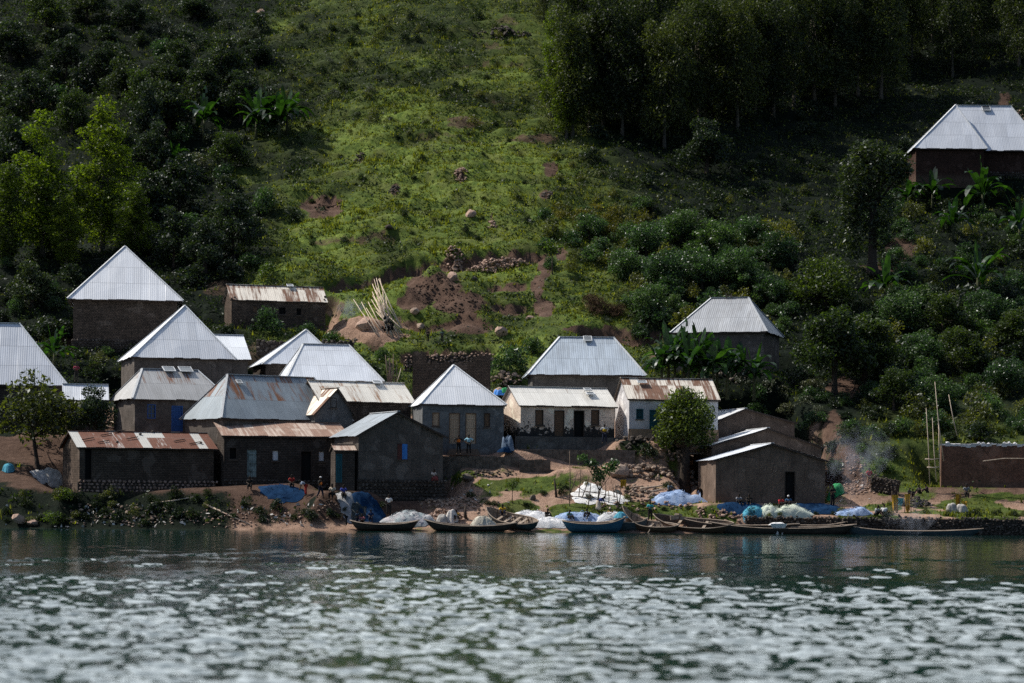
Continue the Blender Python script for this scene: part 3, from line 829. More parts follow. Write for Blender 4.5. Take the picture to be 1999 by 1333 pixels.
add('h24', 'brick house high on the right with a double hip roof and a stone base', 1806, 292, 303, 2046, 10, 206, (1868, 1972), 'hip', 352, 'galv', 'brick_dark', rot=0, ov=.6,
    extra=hip_wing(1783, 1928, 1865, 290, 204, 10, 1.6, 'galv', 'brick_dark'), panels=[(1917, 1933, 208, 219)], plinth=('stone_dark', 338, .3))
for s in HOUSES: print(s.key, 'rot %.1f W %.1f D %.1f zb %.1f he %.1f rise %.1f' % (math.degrees(s.rot), s.W, s.D, s.zb, s.he, s.rise))
for s in HOUSES: build_house(s)
# ------------------------------------------------------------------ terrain sheet
def axis(parts):
    out = []
    for a, b, s in parts: out += list(np.arange(a, b - 1e-6, s))
    return np.array(out + [parts[-1][1]])
gx = axis([(-420, -120, 15), (-120, -62, .9), (-62, 62, .36), (62, 120, .9), (120, 420, 15)])
gy = axis([(120, 190, 10), (190, 199, 1.5), (199, 204, .2), (204, 262, .33), (262, 330, .5), (330, 400, .8), (400, 520, 4), (520, 900, 25)])
X, Y = np.meshgrid(gx, gy)
Z = H(X, Y)
pxs, pys = proj(X, Y, Z)

# bare earth, authored where the photo shows it: (px, py, rx, ry, strength)
SOIL = [(850, 562, 62, 30, 1), (900, 592, 58, 24, 1), (812, 590, 40, 18, .8), (630, 405, 45, 22, 1), (905, 238, 40, 14, .6), (915, 640, 60, 14, .8),
        (1065, 520, 14, 30, 1), (1050, 560, 12, 30, 1), (1060, 600, 26, 18, 1), (1095, 495, 14, 14, .8), (1160, 642, 70, 9, .8), (700, 640, 75, 22, 1), (740, 655, 60, 12, 1),
        (650, 600, 25, 25, .6), (900, 340, 9, 20, .8), (770, 370, 9, 14, .7), (705, 310, 8, 10, .7), (960, 430, 7, 16, .7),
        (1075, 330, 18, 18, .7), (1065, 380, 16, 10, .7), (990, 40, 30, 14, .5), (960, 90, 26, 10, .5), (1045, 270, 60, 10, .6),
        (1650, 760, 36, 24, 1), (1628, 830, 18, 34, .8), (1655, 915, 24, 40, 1), (1682, 962, 30, 36, 1), (1760, 485, 40, 25, .6), (1735, 520, 60, 12, .6), (1960, 200, 14, 25, .7),
        (60, 875, 90, 30, 1), (100, 930, 120, 20, .9), (130, 670, 40, 20, .5), (430, 560, 40, 20, .5), (520, 700, 60, 40, .5), (1290, 700, 25, 20, .6), (1350, 820, 30, 30, .5)]
nz = fbm(X / 1.3, Y / 1.3, 61, 3)
nzl = fbm(X / 7, Y / 7, 67, 3)
soil = np.zeros_like(X)
for (a, b, rx, ry, k) in SOIL:
    q = ((pxs - a) / rx) ** 2 + ((pys - b) / ry) ** 2
    soil = np.maximum(soil, k * (1 - sstep(.5, 1.25, q + nz * .7)))
vill = (1 - sstep(222, 234, Y)) * (1 - sstep(28, 34, X)) * sstep(-46, -40, X)
soil = np.maximum(soil, vill * np.clip(.80 + nz * .9, 0, 1))
bank = (1 - sstep(203.5, 205.5, Y)) * (1 - sstep(-17, -14, X))
soil = soil * (1 - .8 * bank * (1 - sstep(420, 500, pxs)) * np.clip(.8 + 1.2 * nz, 0, 1))  # left bank turned to weed dark ground, which also paints its shadow zone
right = sstep(27, 30, X) * (1 - sstep(209, 213, Y))
soil = np.maximum(soil, right * np.clip(.8 + nz * 1.2, 0, 1))
# grass patches near the shore
for (a, b, rx, ry) in [(1020, 945, 95, 14), (1190, 990, 110, 18), (1010, 990, 45, 14), (890, 930, 40, 12), (1310, 1000, 60, 14), (1240, 870, 30, 14), (1920, 1000, 90, 12), (1900, 985, 70, 12), (1380, 1005, 70, 16),
                       (1720, 990, 40, 8), (1770, 910, 60, 30), (1960, 970, 60, 9), (1700, 1010, 60, 8)]:
    q = ((pxs - a) / rx) ** 2 + ((pys - b) / ry) ** 2
    soil *= 1 - .92 * (1 - sstep(.6, 1.2, q + nz * .8)) * (Y < 216)
# scars where the slope was cut
for (x0, x1, y0, y1, h) in SCARPS:
    t = np.clip((X - x0) / (x1 - x0), 0, 1); ye = y0 + (y1 - y0) * t + 0.9 * vnoise(X / 2.2, X * 0, int(abs(x0) * 7)) + .5 * vnoise(X / .8, X * 0, int(abs(x0) * 9))
    w_ = sstep(x0 - 1, x0 + 1, X) * (1 - sstep(x1 - 1, x1 + 1, X))
    soil = np.maximum(soil, w_ * sstep(-.1, .2, ye - Y) * (1 - sstep(.8, 1.6, ye - Y)) * min(.9, h * .62))
# how lush and pale the grass grows: strongest mid hill, its falloff paints the shaded sides dark
def lush_litf(px, py, n):
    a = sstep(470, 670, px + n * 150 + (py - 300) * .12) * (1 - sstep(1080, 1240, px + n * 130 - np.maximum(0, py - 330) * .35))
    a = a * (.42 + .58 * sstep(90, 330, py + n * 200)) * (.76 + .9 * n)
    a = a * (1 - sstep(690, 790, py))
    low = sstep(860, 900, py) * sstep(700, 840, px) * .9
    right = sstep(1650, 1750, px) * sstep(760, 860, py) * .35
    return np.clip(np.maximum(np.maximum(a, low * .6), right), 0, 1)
lush = lush_litf(pxs, pys, nzl)
wet = 1 - sstep(199.6, 200.8, Y + nz * .3)

t = NT('hillside_ground')
att = t.n('ShaderNodeVertexColor', layer_name='ground'); sep = t.n('ShaderNodeSeparateColor'); t.put(sep.inputs[0], att.outputs[0])
tc = t.tc()
n1 = t.noise(tc, 1.6, 5, .6); n2 = t.noise(tc, 7., 4, .6); n3 = t.noise(tc, .35, 3)
gr_d = t.mix(t.maprange(n1, .35, .68), (.003, .007, .005), (.010, .017, .010))  # near black grass colour carries the shadow at the hill's sides
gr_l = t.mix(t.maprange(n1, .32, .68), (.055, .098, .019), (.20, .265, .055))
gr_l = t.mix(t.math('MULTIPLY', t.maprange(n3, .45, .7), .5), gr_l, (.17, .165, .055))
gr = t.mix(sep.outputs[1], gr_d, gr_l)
gr = t.mix(t.math('MULTIPLY', t.maprange(n2, .45, .62), .55), gr, t.mix(.4, gr, (.012, .014, .006)))
so_c = t.mix(t.maprange(n1, .3, .7), (.26, .165, .12), (.46, .31, .235))
so_c = t.mix(t.math('MULTIPLY', t.maprange(n2, .52, .66), .6), so_c, (.09, .06, .045))
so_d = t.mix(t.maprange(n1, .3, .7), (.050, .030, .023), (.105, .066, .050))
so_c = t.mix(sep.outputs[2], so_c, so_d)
sm = t.math('ADD', sep.outputs[0], t.math('MULTIPLY', t.math('SUBTRACT', n2, .5), .5))
c = t.mix(t.maprange(sm, .38, .62), gr, so_c)
M['ground'] = t.done(t.bsdf(c, .95, normal=t.bump(t.math('ADD', n2, t.math('MULTIPLY', t.noise(tc, 30., 3), .3)), .10), spec=.1))
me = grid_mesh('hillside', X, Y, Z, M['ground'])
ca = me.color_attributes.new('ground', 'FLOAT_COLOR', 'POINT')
dark_soil_shade = np.clip(sstep(224, 240, Y) * .9, 0, 1) * (1 - .8 * ((pys > 610) & (pys < 670) & (pxs < 800)))
dark_soil_shade = np.maximum(dark_soil_shade, wet * .6)
dark_soil_shade = np.maximum(dark_soil_shade, .97 * (sstep(1580, 1620, pxs) * (1 - sstep(940, 1000, pys))))
dark_soil_shade = np.maximum(dark_soil_shade, .95 * (1 - sstep(800, 880, pxs)) * sstep(820, 860, pys) * (1 - sstep(1014, 1026, pys)))  # shadow of the left houses painted into the soil colour before them
buf = np.stack([soil, lush, dark_soil_shade, np.ones_like(X)], -1).astype(np.float32)
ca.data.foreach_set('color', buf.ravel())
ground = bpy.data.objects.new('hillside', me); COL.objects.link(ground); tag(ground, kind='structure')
def soil_at(x, y):
    i = np.clip(np.searchsorted(gy, y), 1, len(gy) - 1); j = np.clip(np.searchsorted(gx, x), 1, len(gx) - 1)
    return soil[i, j]

# ------------------------------------------------------------------ lake
rows = [-300., -100., 0., 12., 18.]
y = 20.
while y < 204.5:
    rows.append(y); y += .085 if y < 60 else (.12 if y < 105 else .26)
rows = np.array(rows + [205.])
uu = np.linspace(-1, 1, 580)
U, WY = np.meshgrid(uu, rows)
HW = np.maximum(np.abs(WY), 20) * .212 * 1.40 + 3.5
WX = U * HW
# nearest columns run out to a far edge so that the sheet is wide from any viewpoint
WX[:, 0] = -450; WX[:, -1] = 450
WX[:, 1] = np.minimum(WX[:, 1], -HW[:, 1] - 5); WX[:, -2] = np.maximum(WX[:, -2], HW[:, -2] + 5)
rw = np.random.default_rng(3)
wz = np.zeros_like(WX)
ruf = np.clip(1 - sstep(80, 98, WY + 13 * fbm(WX / 16, WY / 22, 71, 2)), 0, 1)
ruf = ruf * (.90 + .55 * fbm(WX / 9, WY / 14, 74, 2))
spot = sstep(.18, .34, fbm(WX / 2.6, WY / 3.0, 77, 2)) * (1 - sstep(108, 150, WY)) * .8
fine = sstep(60, 130, WY)
for k in range(54):
    lam = 0.3 * (2.6 / 0.3) ** (rw.random())
    ang = rw.normal(R(-95), R(42)); kx, ky = math.cos(ang), math.sin(ang)
    ph = rw.random() * 6.28
    sl = rw.uniform(.6, 1.0)
    calm = .11 if lam > 1.2 else .15
    a = lam / 6.28 * sl * .043
    s_ = np.sin((WX * kx + WY * ky) * 6.28 / lam + ph + 1.2 * fbm(WX / (lam * 4), WY / (lam * 4), 80 + k, 1))
    wz += a * (calm + (1 - calm) * np.maximum(ruf, spot)) * (s_ + .25 * s_ * s_)
wz *= 1 - .5 * sstep(190, 203, WY)
t = NT('lake_water'); tc = t.tc()
nn = t.noise(t.mapping(tc, (1., .8, 1)), 2.4, 3, .6)
t.n('ShaderNodeTexNoise')
M['water'] = t.done(t.bsdf((.004, .022, .019), .065, normal=t.bump(nn, .05, .22), spec=.5))
M['water'].node_tree.nodes['Principled BSDF'].inputs['IOR'].default_value = 1.8
wo = bpy.data.objects.new('lake_water', grid_mesh('lake_water', WX, WY, wz, M['water'])); COL.objects.link(wo); tag(wo, kind='structure')
# ------------------------------------------------------------------ vegetation
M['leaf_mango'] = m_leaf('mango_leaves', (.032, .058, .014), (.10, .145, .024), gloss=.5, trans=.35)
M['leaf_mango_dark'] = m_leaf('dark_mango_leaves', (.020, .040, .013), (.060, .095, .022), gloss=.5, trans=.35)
M['leaf_coffee'] = m_leaf('glossy_leaves', (.034, .068, .030), (.105, .165, .066), gloss=.5, trans=.30, rough=.36, tcol=(1.4, 1.9, .8))
M['leaf_olive'] = m_leaf('olive_leaves', (.045, .062, .016), (.14, .155, .038), gloss=.6, trans=.4)
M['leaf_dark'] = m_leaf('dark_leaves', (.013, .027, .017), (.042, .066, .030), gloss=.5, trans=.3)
M['leaf_silver'] = m_leaf('greyish_leaves', (.055, .070, .042), (.14, .155, .10), gloss=.6, trans=.25, tcol=(1.3, 1.5, .9))
M['leaf_euc'] = m_leaf('eucalyptus_leaves', (.042, .072, .010), (.15, .195, .024), gloss=.35, trans=.5, tcol=(1.9, 2.2, .5))
M['leaf_forest'] = m_leaf('grove_leaves', (.020, .034, .016), (.070, .095, .032), gloss=.35, trans=.35)
M['leaf_yellow'] = m_leaf('yellowing_leaves', (.06, .075, .012), (.19, .185, .028), gloss=.4, trans=.35, tcol=(1.6, 1.5, .5))
M['leaf_bright'] = m_leaf('fresh_leaves', (.045, .085, .015), (.10, .16, .025), gloss=.5, trans=.45)
M['leaf_banana'] = m_leaf('banana_leaf', (.011, .036, .011), (.030, .082, .018), gloss=.6, trans=.45, rough=.35, tcol=(1.6, 1.7, .5), var=.45)
M['grass'] = m_leaf('grass_blades', (.065, .098, .015), (.23, .265, .05), gloss=.2, trans=.4, tcol=(1.6, 1.6, .5))
M['weeds'] = m_leaf('weed_leaves', (.009, .019, .009), (.030, .050, .020), gloss=.3, trans=.35)  # kept very dark so the slopes' shade sits in the leaf colour
M['dry_brush'] = m_leaf('dry_twigs', (.07, .045, .035), (.14, .10, .08), gloss=.1, trans=.05, tcol=(1, 1, 1))

def unit(n, r):
    v = r.normal(size=(n, 3)); return v / np.linalg.norm(v, axis=1, keepdims=True)

def leaf_verts(pos, size, r, asp=.45, upb=.6, hang=0., axis_out=None):
    n = len(pos)
    nor = unit(n, r); nor[:, 2] += upb; nor /= np.linalg.norm(nor, axis=1, keepdims=True)
    ax = unit(n, r)
    if axis_out is not None: ax = ax + axis_out
    ax[:, 2] -= hang
    ax -= nor * np.sum(ax * nor, 1, keepdims=True) * (1 - min(hang, .9))
    ax /= np.linalg.norm(ax, axis=1, keepdims=True) + 1e-9
    sd = np.cross(nor, ax); sd /= np.linalg.norm(sd, axis=1, keepdims=True) + 1e-9
    s = size[:, None]
    v = np.stack([pos - ax * s * .5, pos + sd * s * asp * .5 + ax * s * .05, pos + ax * s * .5, pos - sd * s * asp * .5 + ax * s * .05], 1)
    return v.reshape(-1, 3)

def crown(name, lobes, n, size, mat, seed, asp=.45, upb=.6, hang=0., gap=.12, shell_=.35, under=.5):
    r = np.random.default_rng(seed)
    L = np.array(lobes, float); a = (L[:, 3] * L[:, 4] + L[:, 3] * L[:, 5] + L[:, 4] * L[:, 5])
    idx = r.choice(len(L), int(n * 1.9), p=a / a.sum()); l = L[idx]
    d = unit(len(idx), r); rad = r.random(len(idx)) ** shell_
    keep = (d[:, 2] > -.35) | (r.random(len(idx)) < under)
    pos = l[:, :3] + d * l[:, 3:6] * rad[:, None]
    # ragged outline and gaps
    nzv = vnoise(pos[:, 0] * 1.7 + pos[:, 2] * 1.1, pos[:, 1] * 1.7 - pos[:, 2] * .8, seed) + .5 * vnoise(pos[:, 0] * 4.1 + pos[:, 2] * 2.7, pos[:, 1] * 4.1, seed + 3)
    keep &= nzv > -.5 + gap * 2.4
    pos = pos[keep][:n]; d = d[keep][:n]
    pos += r.normal(size=pos.shape) * size * .25
    v = leaf_verts(pos, size * r.uniform(.6, 1.35, len(pos)), r, asp, upb, hang, d * .5)
    me = raw_mesh(name, v, len(pos), 4, mat)
    return me

def obj_of(me, name, parent=None, loc=None, rz=0., sc=None):
    o = bpy.data.objects.new(name, me); COL.objects.link(o)
    if parent is not None: o.parent = parent
    if loc is not None: o.location = loc
    if rz: o.rotation_euler = (0, 0, rz)
    if sc is not None: o.scale = sc if hasattr(sc, '__len__') else (sc, sc, sc)
    return o

def dome_lobes(Rr, Hh, base, n, seed, k=.42):
    r = random.Random(seed); out = [(0, 0, base + Hh * .45, Rr * .6, Rr * .6, Hh * .42)]
    for i in range(n):
        a = i * 2.399 + r.uniform(-.3, .3); t = (i + .5) / n; rr = Rr * (1 - .7 * t ** 1.5) * r.uniform(.42, 1.0); z = base + Hh * (.12 + .76 * t) * r.uniform(.82, 1.16)
        q = Rr * k * r.uniform(.55, 1.25); out.append((rr * math.cos(a), rr * math.sin(a), z, q * r.uniform(.85, 1.25), q, q * r.uniform(.6, .95)))
    return out

def limbs(mb, base_r, trunk_h, lobes, r, lean=(0, 0), flare=1.5, n=8):
    top = Vector((lean[0], lean[1], trunk_h))
    mb.tube([(0, 0, -.5), (0, 0, 0), (lean[0] * .15, lean[1] * .15, trunk_h * .15), (lean[0] * .5, lean[1] * .5, trunk_h * .5), top], [base_r * flare * 1.25, base_r * flare, base_r * 1.05, base_r * .9, base_r * .75], n)
    for l in lobes:
        e = Vector(l[:3]); m = top.lerp(e, .5) + Vector((r.uniform(-.2, .2), r.uniform(-.2, .2), -.15))
        mb.tube([top - Vector((0, 0, .2)), m, e], [base_r * .5, base_r * .3, base_r * .1], 5)

PROTO = {}
def tree_proto(key, lobes, n, size, leaf, bark, trunk_r, trunk_h, seed, lean=(0, 0), flare=1.5, nl=7, **kw):
    r = random.Random(seed)
    mb = MB(); limbs(mb, trunk_r, trunk_h, lobes[1:1 + nl], r, lean, flare)
    o = mb.build('trunk', M[bark], None, True); tm = o.data; bpy.data.objects.remove(o)
    PROTO[key] = (tm, crown('crown', lobes, n, size, M[leaf], seed, **kw))

def tree(name, key, loc, label, group=None, rz=None, sc=1., cat='tree', sink=0.):
    e = empty(name, (loc[0], loc[1], loc[2] - sink), rng.uniform(0, 6.28) if rz is None else rz, label, cat, group)
    e.scale = sc if hasattr(sc, '__len__') else (sc, sc, sc)
    tm, cm = PROTO[key]
    obj_of(tm, 'trunk', e); obj_of(cm, 'crown', e)
    return e

# round topped tree on the shore
tree_proto('shore', [(0, 0, 6.0, 2.1, 2.0, 2.2)] + [(1.55 * math.cos(i * 1.05), 1.5 * math.sin(i * 1.05), 4.7 + (i % 3) * .75, 1.35, 1.35, 1.2) for i in range(6)] + [(-.7, -.3, 7.4, 1.25, 1.2, 1.0), (.9, .2, 7.25, 1.2, 1.2, 1.1), (.1, .3, 7.9, .9, .9, .8), (-1.5, 0, 6.3, 1.0, 1.1, 1.2), (1.6, 0, 6.2, 1.1, 1.1, 1.3), (-1.9, -.4, 4.1, .7, .7, .8), (1.5, -.3, 3.9, .7, .7, .7), (0, -1.2, 4.4, 1.3, 1.0, .9)],
           9500, .27, 'leaf_mango', 'bark', .48, 3.6, 101, (.1, 0), 1.35, 8, gap=.03, asp=.5, under=.8)
tree_proto('mango', dome_lobes(3.6, 4.6, 1.6, 16, 5), 7500, .36, 'leaf_mango', 'bark', .32, 2.6, 5, nl=9, gap=.05, asp=.42)
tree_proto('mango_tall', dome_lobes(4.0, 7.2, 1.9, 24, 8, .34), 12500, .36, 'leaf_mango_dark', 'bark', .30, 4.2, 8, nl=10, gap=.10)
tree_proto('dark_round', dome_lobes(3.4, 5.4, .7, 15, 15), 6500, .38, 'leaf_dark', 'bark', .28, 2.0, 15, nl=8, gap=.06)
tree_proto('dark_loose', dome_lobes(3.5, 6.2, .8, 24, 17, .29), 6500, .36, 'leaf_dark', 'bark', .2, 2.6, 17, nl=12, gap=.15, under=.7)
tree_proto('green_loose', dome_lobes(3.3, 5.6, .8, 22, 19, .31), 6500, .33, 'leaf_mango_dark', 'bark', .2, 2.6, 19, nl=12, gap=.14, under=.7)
tree_proto('thicket', dome_lobes(2.7, 3.6, .2, 20, 23, .34), 5500, .26, 'leaf_coffee', 'bark', .14, 1.6, 23, nl=10, gap=.10, under=.7)
tree_proto('leafy', dome_lobes(3.3, 4.2, 1.6, 15, 21, .36), 3600, .34, 'leaf_olive', 'bark', .13, 2.4, 21, (.5, .2), 1.2, 10, gap=.14)
tree_proto('sapling', [(0, 0, 2.0, .5, .5, .5), (.5, .1, 2.1, .45, .4, .4), (-.4, 0, 2.3, .4, .4, .45), (.1, .3, 2.5, .35, .35, .3)], 420, .2, 'leaf_bright', 'bark', .05, 1.5, 31, nl=3, gap=.1)
tree_proto('frame_tree', [(.2, 0, 2.9, .8, .6, .6), (-.5, 0, 3.6, .6, .5, .45), (-1.3, 0, 4.1, .55, .45, .4), (.9, 0, 3.3, .7, .5, .5), (1.4, .1, 3.6, .5, .4, .45), (.1, .2, 2.3, .5, .5, .4)], 900, .3, 'leaf_coffee', 'bark', .07, 1.6, 33, (.15, 0), nl=5, gap=.12)
for k in range(3):
    r = random.Random(50 + k); lob = [(0, 0, 8, 1.3, 1.3, 3.4)]
    zz = 2.6
    while zz < 15.2:
        t = (zz - 2.6) / 12.6; wid = 2.7 * math.sin(math.pi * min(1, .22 + .72 * t)) ** .8
        for j in range(3 if t < .75 else 2):
            a = r.uniform(0, 6.28); rr = wid * r.uniform(.25, .95); q = r.uniform(.95, 1.6) * (1.15 - .45 * t)
            lob.append((rr * math.cos(a), rr * math.sin(a) * .9, zz + r.uniform(-.7, .7), q * r.uniform(.9, 1.3), q, q * r.uniform(.7, 1.0)))
        zz += r.uniform(1.0, 1.7)
    lob.append((r.uniform(-.4, .4), 0, 15.6, 1.0, 1.0, 1.0))
    tree_proto('euc%d' % k, lob, 13500, .36, 'leaf_euc', 'bark_pale', .20, 9., 60 + k, (.2, .1), nl=14, asp=.36, hang=.3, gap=.10, upb=.3, shell_=.28)
for k in range(3):
    r = random.Random(80 + k); lob = [(0, 0, 13, 2.0, 2.0, 5)]
    for i in range(20):
        t = (i + .5) / 20; a = i * 2.4 + r.random(); rr = (1.1 - t * .45) * 3.6 * r.uniform(.3, 1.); z = 3.2 + 15.5 * t
        q = (2.5 - .8 * t) * r.uniform(.6, 1.25); lob.append((rr * math.cos(a), rr * math.sin(a), z, q, q, q * 1.2))
    tree_proto('grove%d' % k, lob, 12000, .50, 'leaf_forest', 'bark_pale', .22, 12., 90 + k, (.4, .2), nl=14, asp=.32, hang=.5, gap=.13, upb=.2)
vl = [(0, 0, 11., 3.6, 3.0, 3.2), (-1.6, 0, 9.5, 2.2, 2.2, 2.6), (1.6, 0, 11.5, 2.4, 2.2, 2.2), (2.9, 0, 11.0, 1.3, 1.3, 1.0), (-.5, 0, 13.0, 1.9, 1.9, 1.5), (-2.2, 0, 7.0, 1.5, 1.6, 2.4), (-2.3, 0, 4.6, 1.3, 1.3, 2.3), (.2, 0, 6.5, 2.2, 2.0, 2.6), (.4, 0, 4.2, 1.6, 1.6, 1.9), (-2.0, 0, 2.6, 1.0, 1.0, 1.5)]
tree_proto('vine', vl, 9000, .42, 'leaf_dark', 'bark', .45, 7, 120, nl=5, gap=.03, under=.9)

# the trees, from the shore upward
tree('broadleaf_tree', 'shore', G(1336, 955), 'round topped green tree with a thick trunk standing on the shore', rz=.3, sc=(1.04, 1.04, 1.06))
tree('broadleaf_tree', 'leafy', G(74, 912), 'loose olive leaved tree with two thin stems beside the left shack', rz=2.0, sc=(1.5, 1.4, 1.22))
mb = MB(); mb.tube([(0, 0, -.3), (.35, .1, 1.5), (.9, .2, 3.2)], [.15, .11, .07], 7)
q = [o for o in COL.objects if o.name == 'broadleaf_tree.001'][0]; b_ = mb.build('second_stem', M['bark'], q, True)
tree('broadleaf_tree', 'dark_round', P(185, 858, 212.5), 'dark small leafy tree hiding the bright roof of the shed', sc=(.55, .55, .72))
tree('broadleaf_tree', 'mango_tall', G(1629, 772), 'large dark mango like tree with a bare leaning trunk above the mud gables', sc=(1.08, 1., 1.0), rz=1.1)
tree('broadleaf_tree', 'mango_tall', G(1688, 750), 'second dark tree crowding the right side of the large mango like tree', sc=(.95, .9, .8), rz=2.6)
tree('broadleaf_tree', 'mango', G(1612, 600), 'dense dome shaped tree right above the large mango like tree', sc=(1.12, 1., .98), sink=1.4)
tree('creeper_covered_tree', 'vine', G(1703, 530), 'tall dark tree wrapped in creepers left of the double hip roof house', rz=0., sc=(1.1, .95, 1.02))
tree('eucalyptus_tree', 'euc0', G(200, 492), 'tall yellow green eucalyptus, the brighter of two on the left', rz=.5, sc=(1.4, 1.4, 1.08))
tree('eucalyptus_tree', 'euc1', G(82, 505), 'tall green eucalyptus, the darker and wider of two on the left', rz=1.5, sc=(1.5, 1.4, 1.02))
tree('eucalyptus_tree', 'euc2', G(10, 520), 'eucalyptus cut by the left edge of the photo', rz=2.5, sc=(.9, .9, .7))
tree('eucalyptus_tree', 'euc2', G(262, 500), 'low eucalyptus growing against the right of the bright tall one', rz=.2, sc=(.8, .8, .5))
tree('eucalyptus_tree', 'euc0', G(130, 520), 'short eucalyptus between the two tall ones on the left', rz=4.2, sc=(.75, .75, .48))
tree('broadleaf_tree', 'dark_round', G(440, 186), 'dark round tree high on the left slope', rz=.4, sc=(1.05, 1., 1.25))
tree('broadleaf_tree', 'dark_round', G(245, 190), 'low dark tree left of the round tree on the upper slope', rz=1.4, sc=(1.0, 1., .8))
tree('broadleaf_tree', 'dark_round', G(400, 530), 'dark bushy tree above the striped rusty roof hut', rz=2.4, sc=(.9, .9, .9))
tree('broadleaf_tree', 'dark_round', G(62, 600), 'dark broad tree left of the steep white pyramid roof', rz=2.0, sc=(.9, .9, .75))
tree('broadleaf_tree', 'dark_round', G(285, 285), 'dull grey green tree behind the bright eucalyptus', rz=2.9, sc=(.75, .75, 1.3))
tree('broadleaf_tree', 'dark_round', G(1380, 338), 'round dull tree alone below the edge of the dark grove', rz=.9, sc=(1.0, 1.0, 1.05))
tree('broadleaf_tree', 'sapling', G(1000, 982), 'thin sapling on the grass behind the beached boat', sc=.72)
tree('broadleaf_tree', 'frame_tree', G(1166, 990), 'small glossy leaved tree growing inside the pole frame', rz=0., sc=1.0)
tree('broadleaf_tree', 'sapling', G(1078, 535), 'small thin tree beside the footpath below the yellowish shrubs', sc=(1.3, 1.3, 1.35))
GR = [(1118, 262), (1150, 255), (1178, 245), (1215, 262), (1245, 240), (1297, 288), (1330, 250), (1365, 235), (1400, 215), (1440, 252), (1475, 215), (1510, 225), (1550, 205), (1590, 195), (1630, 205), (1675, 185), (1720, 190),
      (1130, 150), (1190, 160), (1260, 150), (1340, 140), (1420, 130), (1500, 120), (1590, 110), (1690, 100), (1780, 120), (1860, 150), (1900, 110), (1970, 90), (1060, 40), (1100, 60),
      (1760, 60), (1820, 80), (1880, 50), (1940, 40), (1990, 130), (1730, 130), (1830, 20), (1990, 20)]
for i, (px, py) in enumerate(GR):
    if i == 0: lb = 'foremost tree of the dark grove, its left crown lit yellow green'
    elif i == 5: lb = 'tree with a long bare pale stem at the lower edge of the grove'
    elif i == 27: lb = 'rounded crown above the double hip roof house in the top right'
    elif i >= 31: lb = 'dark tree filling the top right corner beyond the double hip roof house'
    elif i >= 25 and i < 29: lb = 'dark tree among those above the double hip roof house'
    elif i >= 29: lb = 'dark tree at the top edge of the photo left of the grove'
    elif i < 17: lb = 'tall dark eucalyptus along the lower edge of the grove, bare stem below'
    else: lb = 'tall dark eucalyptus deep in the grove, only its crown in view'
    sc = random.uniform(.78, 1.02)
    if i > 24: sc *= .85
    if i in (29, 30): sc *= .35
    tree('eucalyptus_tree', 'grove%d' % (i % 3), G(px, py), lb, 'trees of the dark grove at the top right', sc=(sc, sc, sc * (1.0 if i else .95)))
# paler leaves added so the first grove tree's left side looks lit
e = empty('eucalyptus_tree', G(1106, 268), .4, 'yellow green foliage added at the left corner of the grove as its lit side', 'tree'); e.scale = (.8, .8, .8)
obj_of(PROTO['euc0'][0], 'trunk', e); obj_of(PROTO['euc0'][1], 'crown', e)
e = empty('eucalyptus_tree', G(1075, 225), 2.4, 'slim yellow green eucalyptus leaning out of the grove toward the pasture', 'tree'); e.scale = (.7, .7, .85)
obj_of(PROTO['euc1'][0], 'trunk', e); obj_of(PROTO['euc1'][1], 'crown', e)

for i, (px, py, sx_, sz_) in enumerate([(205, 165, 1.0, .8), (320, 190, 1.0, .9), (352, 150, .8, .8), (400, 225, 1.1, 1.0), (470, 235, 1.0, .9), (330, 265, 1.1, 1.1), (270, 240, .9, 1.1), (300, 355, 1.0, 1.0), (350, 430, 1.1, 1.1), (290, 450, 1.0, 1.1), (440, 330, .9, .7), (60, 230, 1.1, .9), (130, 150, 1.0, .8), (30, 330, 1.1, 1.0),
                                      (140, 260, .9, .9), (340, 520, .9, .9), (455, 500, .9, 1.0), (20, 120, 1.1, .9), (90, 60, 1.1, .8), (260, 60, .9, .7), (170, 40, 1., .8), (380, 40, .9, .6), (20, 430, 1.0, 1.0), (230, 340, 1.0, .9), (520, 235, .8, .6), (500, 130, .8, .6)]):
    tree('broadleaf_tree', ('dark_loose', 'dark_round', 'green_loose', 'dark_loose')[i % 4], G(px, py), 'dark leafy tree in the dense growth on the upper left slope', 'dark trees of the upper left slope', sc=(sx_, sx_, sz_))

for i, (px, py, s_) in enumerate([(1262, 500, 1.1), (1330, 470, 1.0), (1395, 500, 1.2), (1460, 480, 1.0), (1300, 560, 1.15), (1370, 560, 1.0), (1440, 560, 1.2), (1520, 520, 1.1), (1265, 620, 1.0), (1500, 600, 1.0), (1220, 545, .9), (1150, 470, .9)]):
    tree('broadleaf_tree', 'thicket', G(px, py), 'low spreading glossy tree standing among the bushes of the thicket', 'low trees of the thicket behind the banana clump', sc=(s_, s_, s_ * .9))
for i, (px, py, s_) in enumerate([(1760, 640, 1.1), (1840, 660, 1.2), (1925, 640, 1.1), (1985, 690, 1.2), (1800, 720, 1.0), (1880, 730, 1.2), (1960, 770, 1.0), (1745, 800, 1.0), (1830, 800, .9)]):
    tree('broadleaf_tree', ('thicket', 'green_loose')[i % 2], G(px, py), 'low tree among the bushes on the right slope', 'low trees of the right slope', sc=(s_ * (1, .75)[i % 2], s_ * (1, .75)[i % 2], s_ * (.9, .6)[i % 2]))

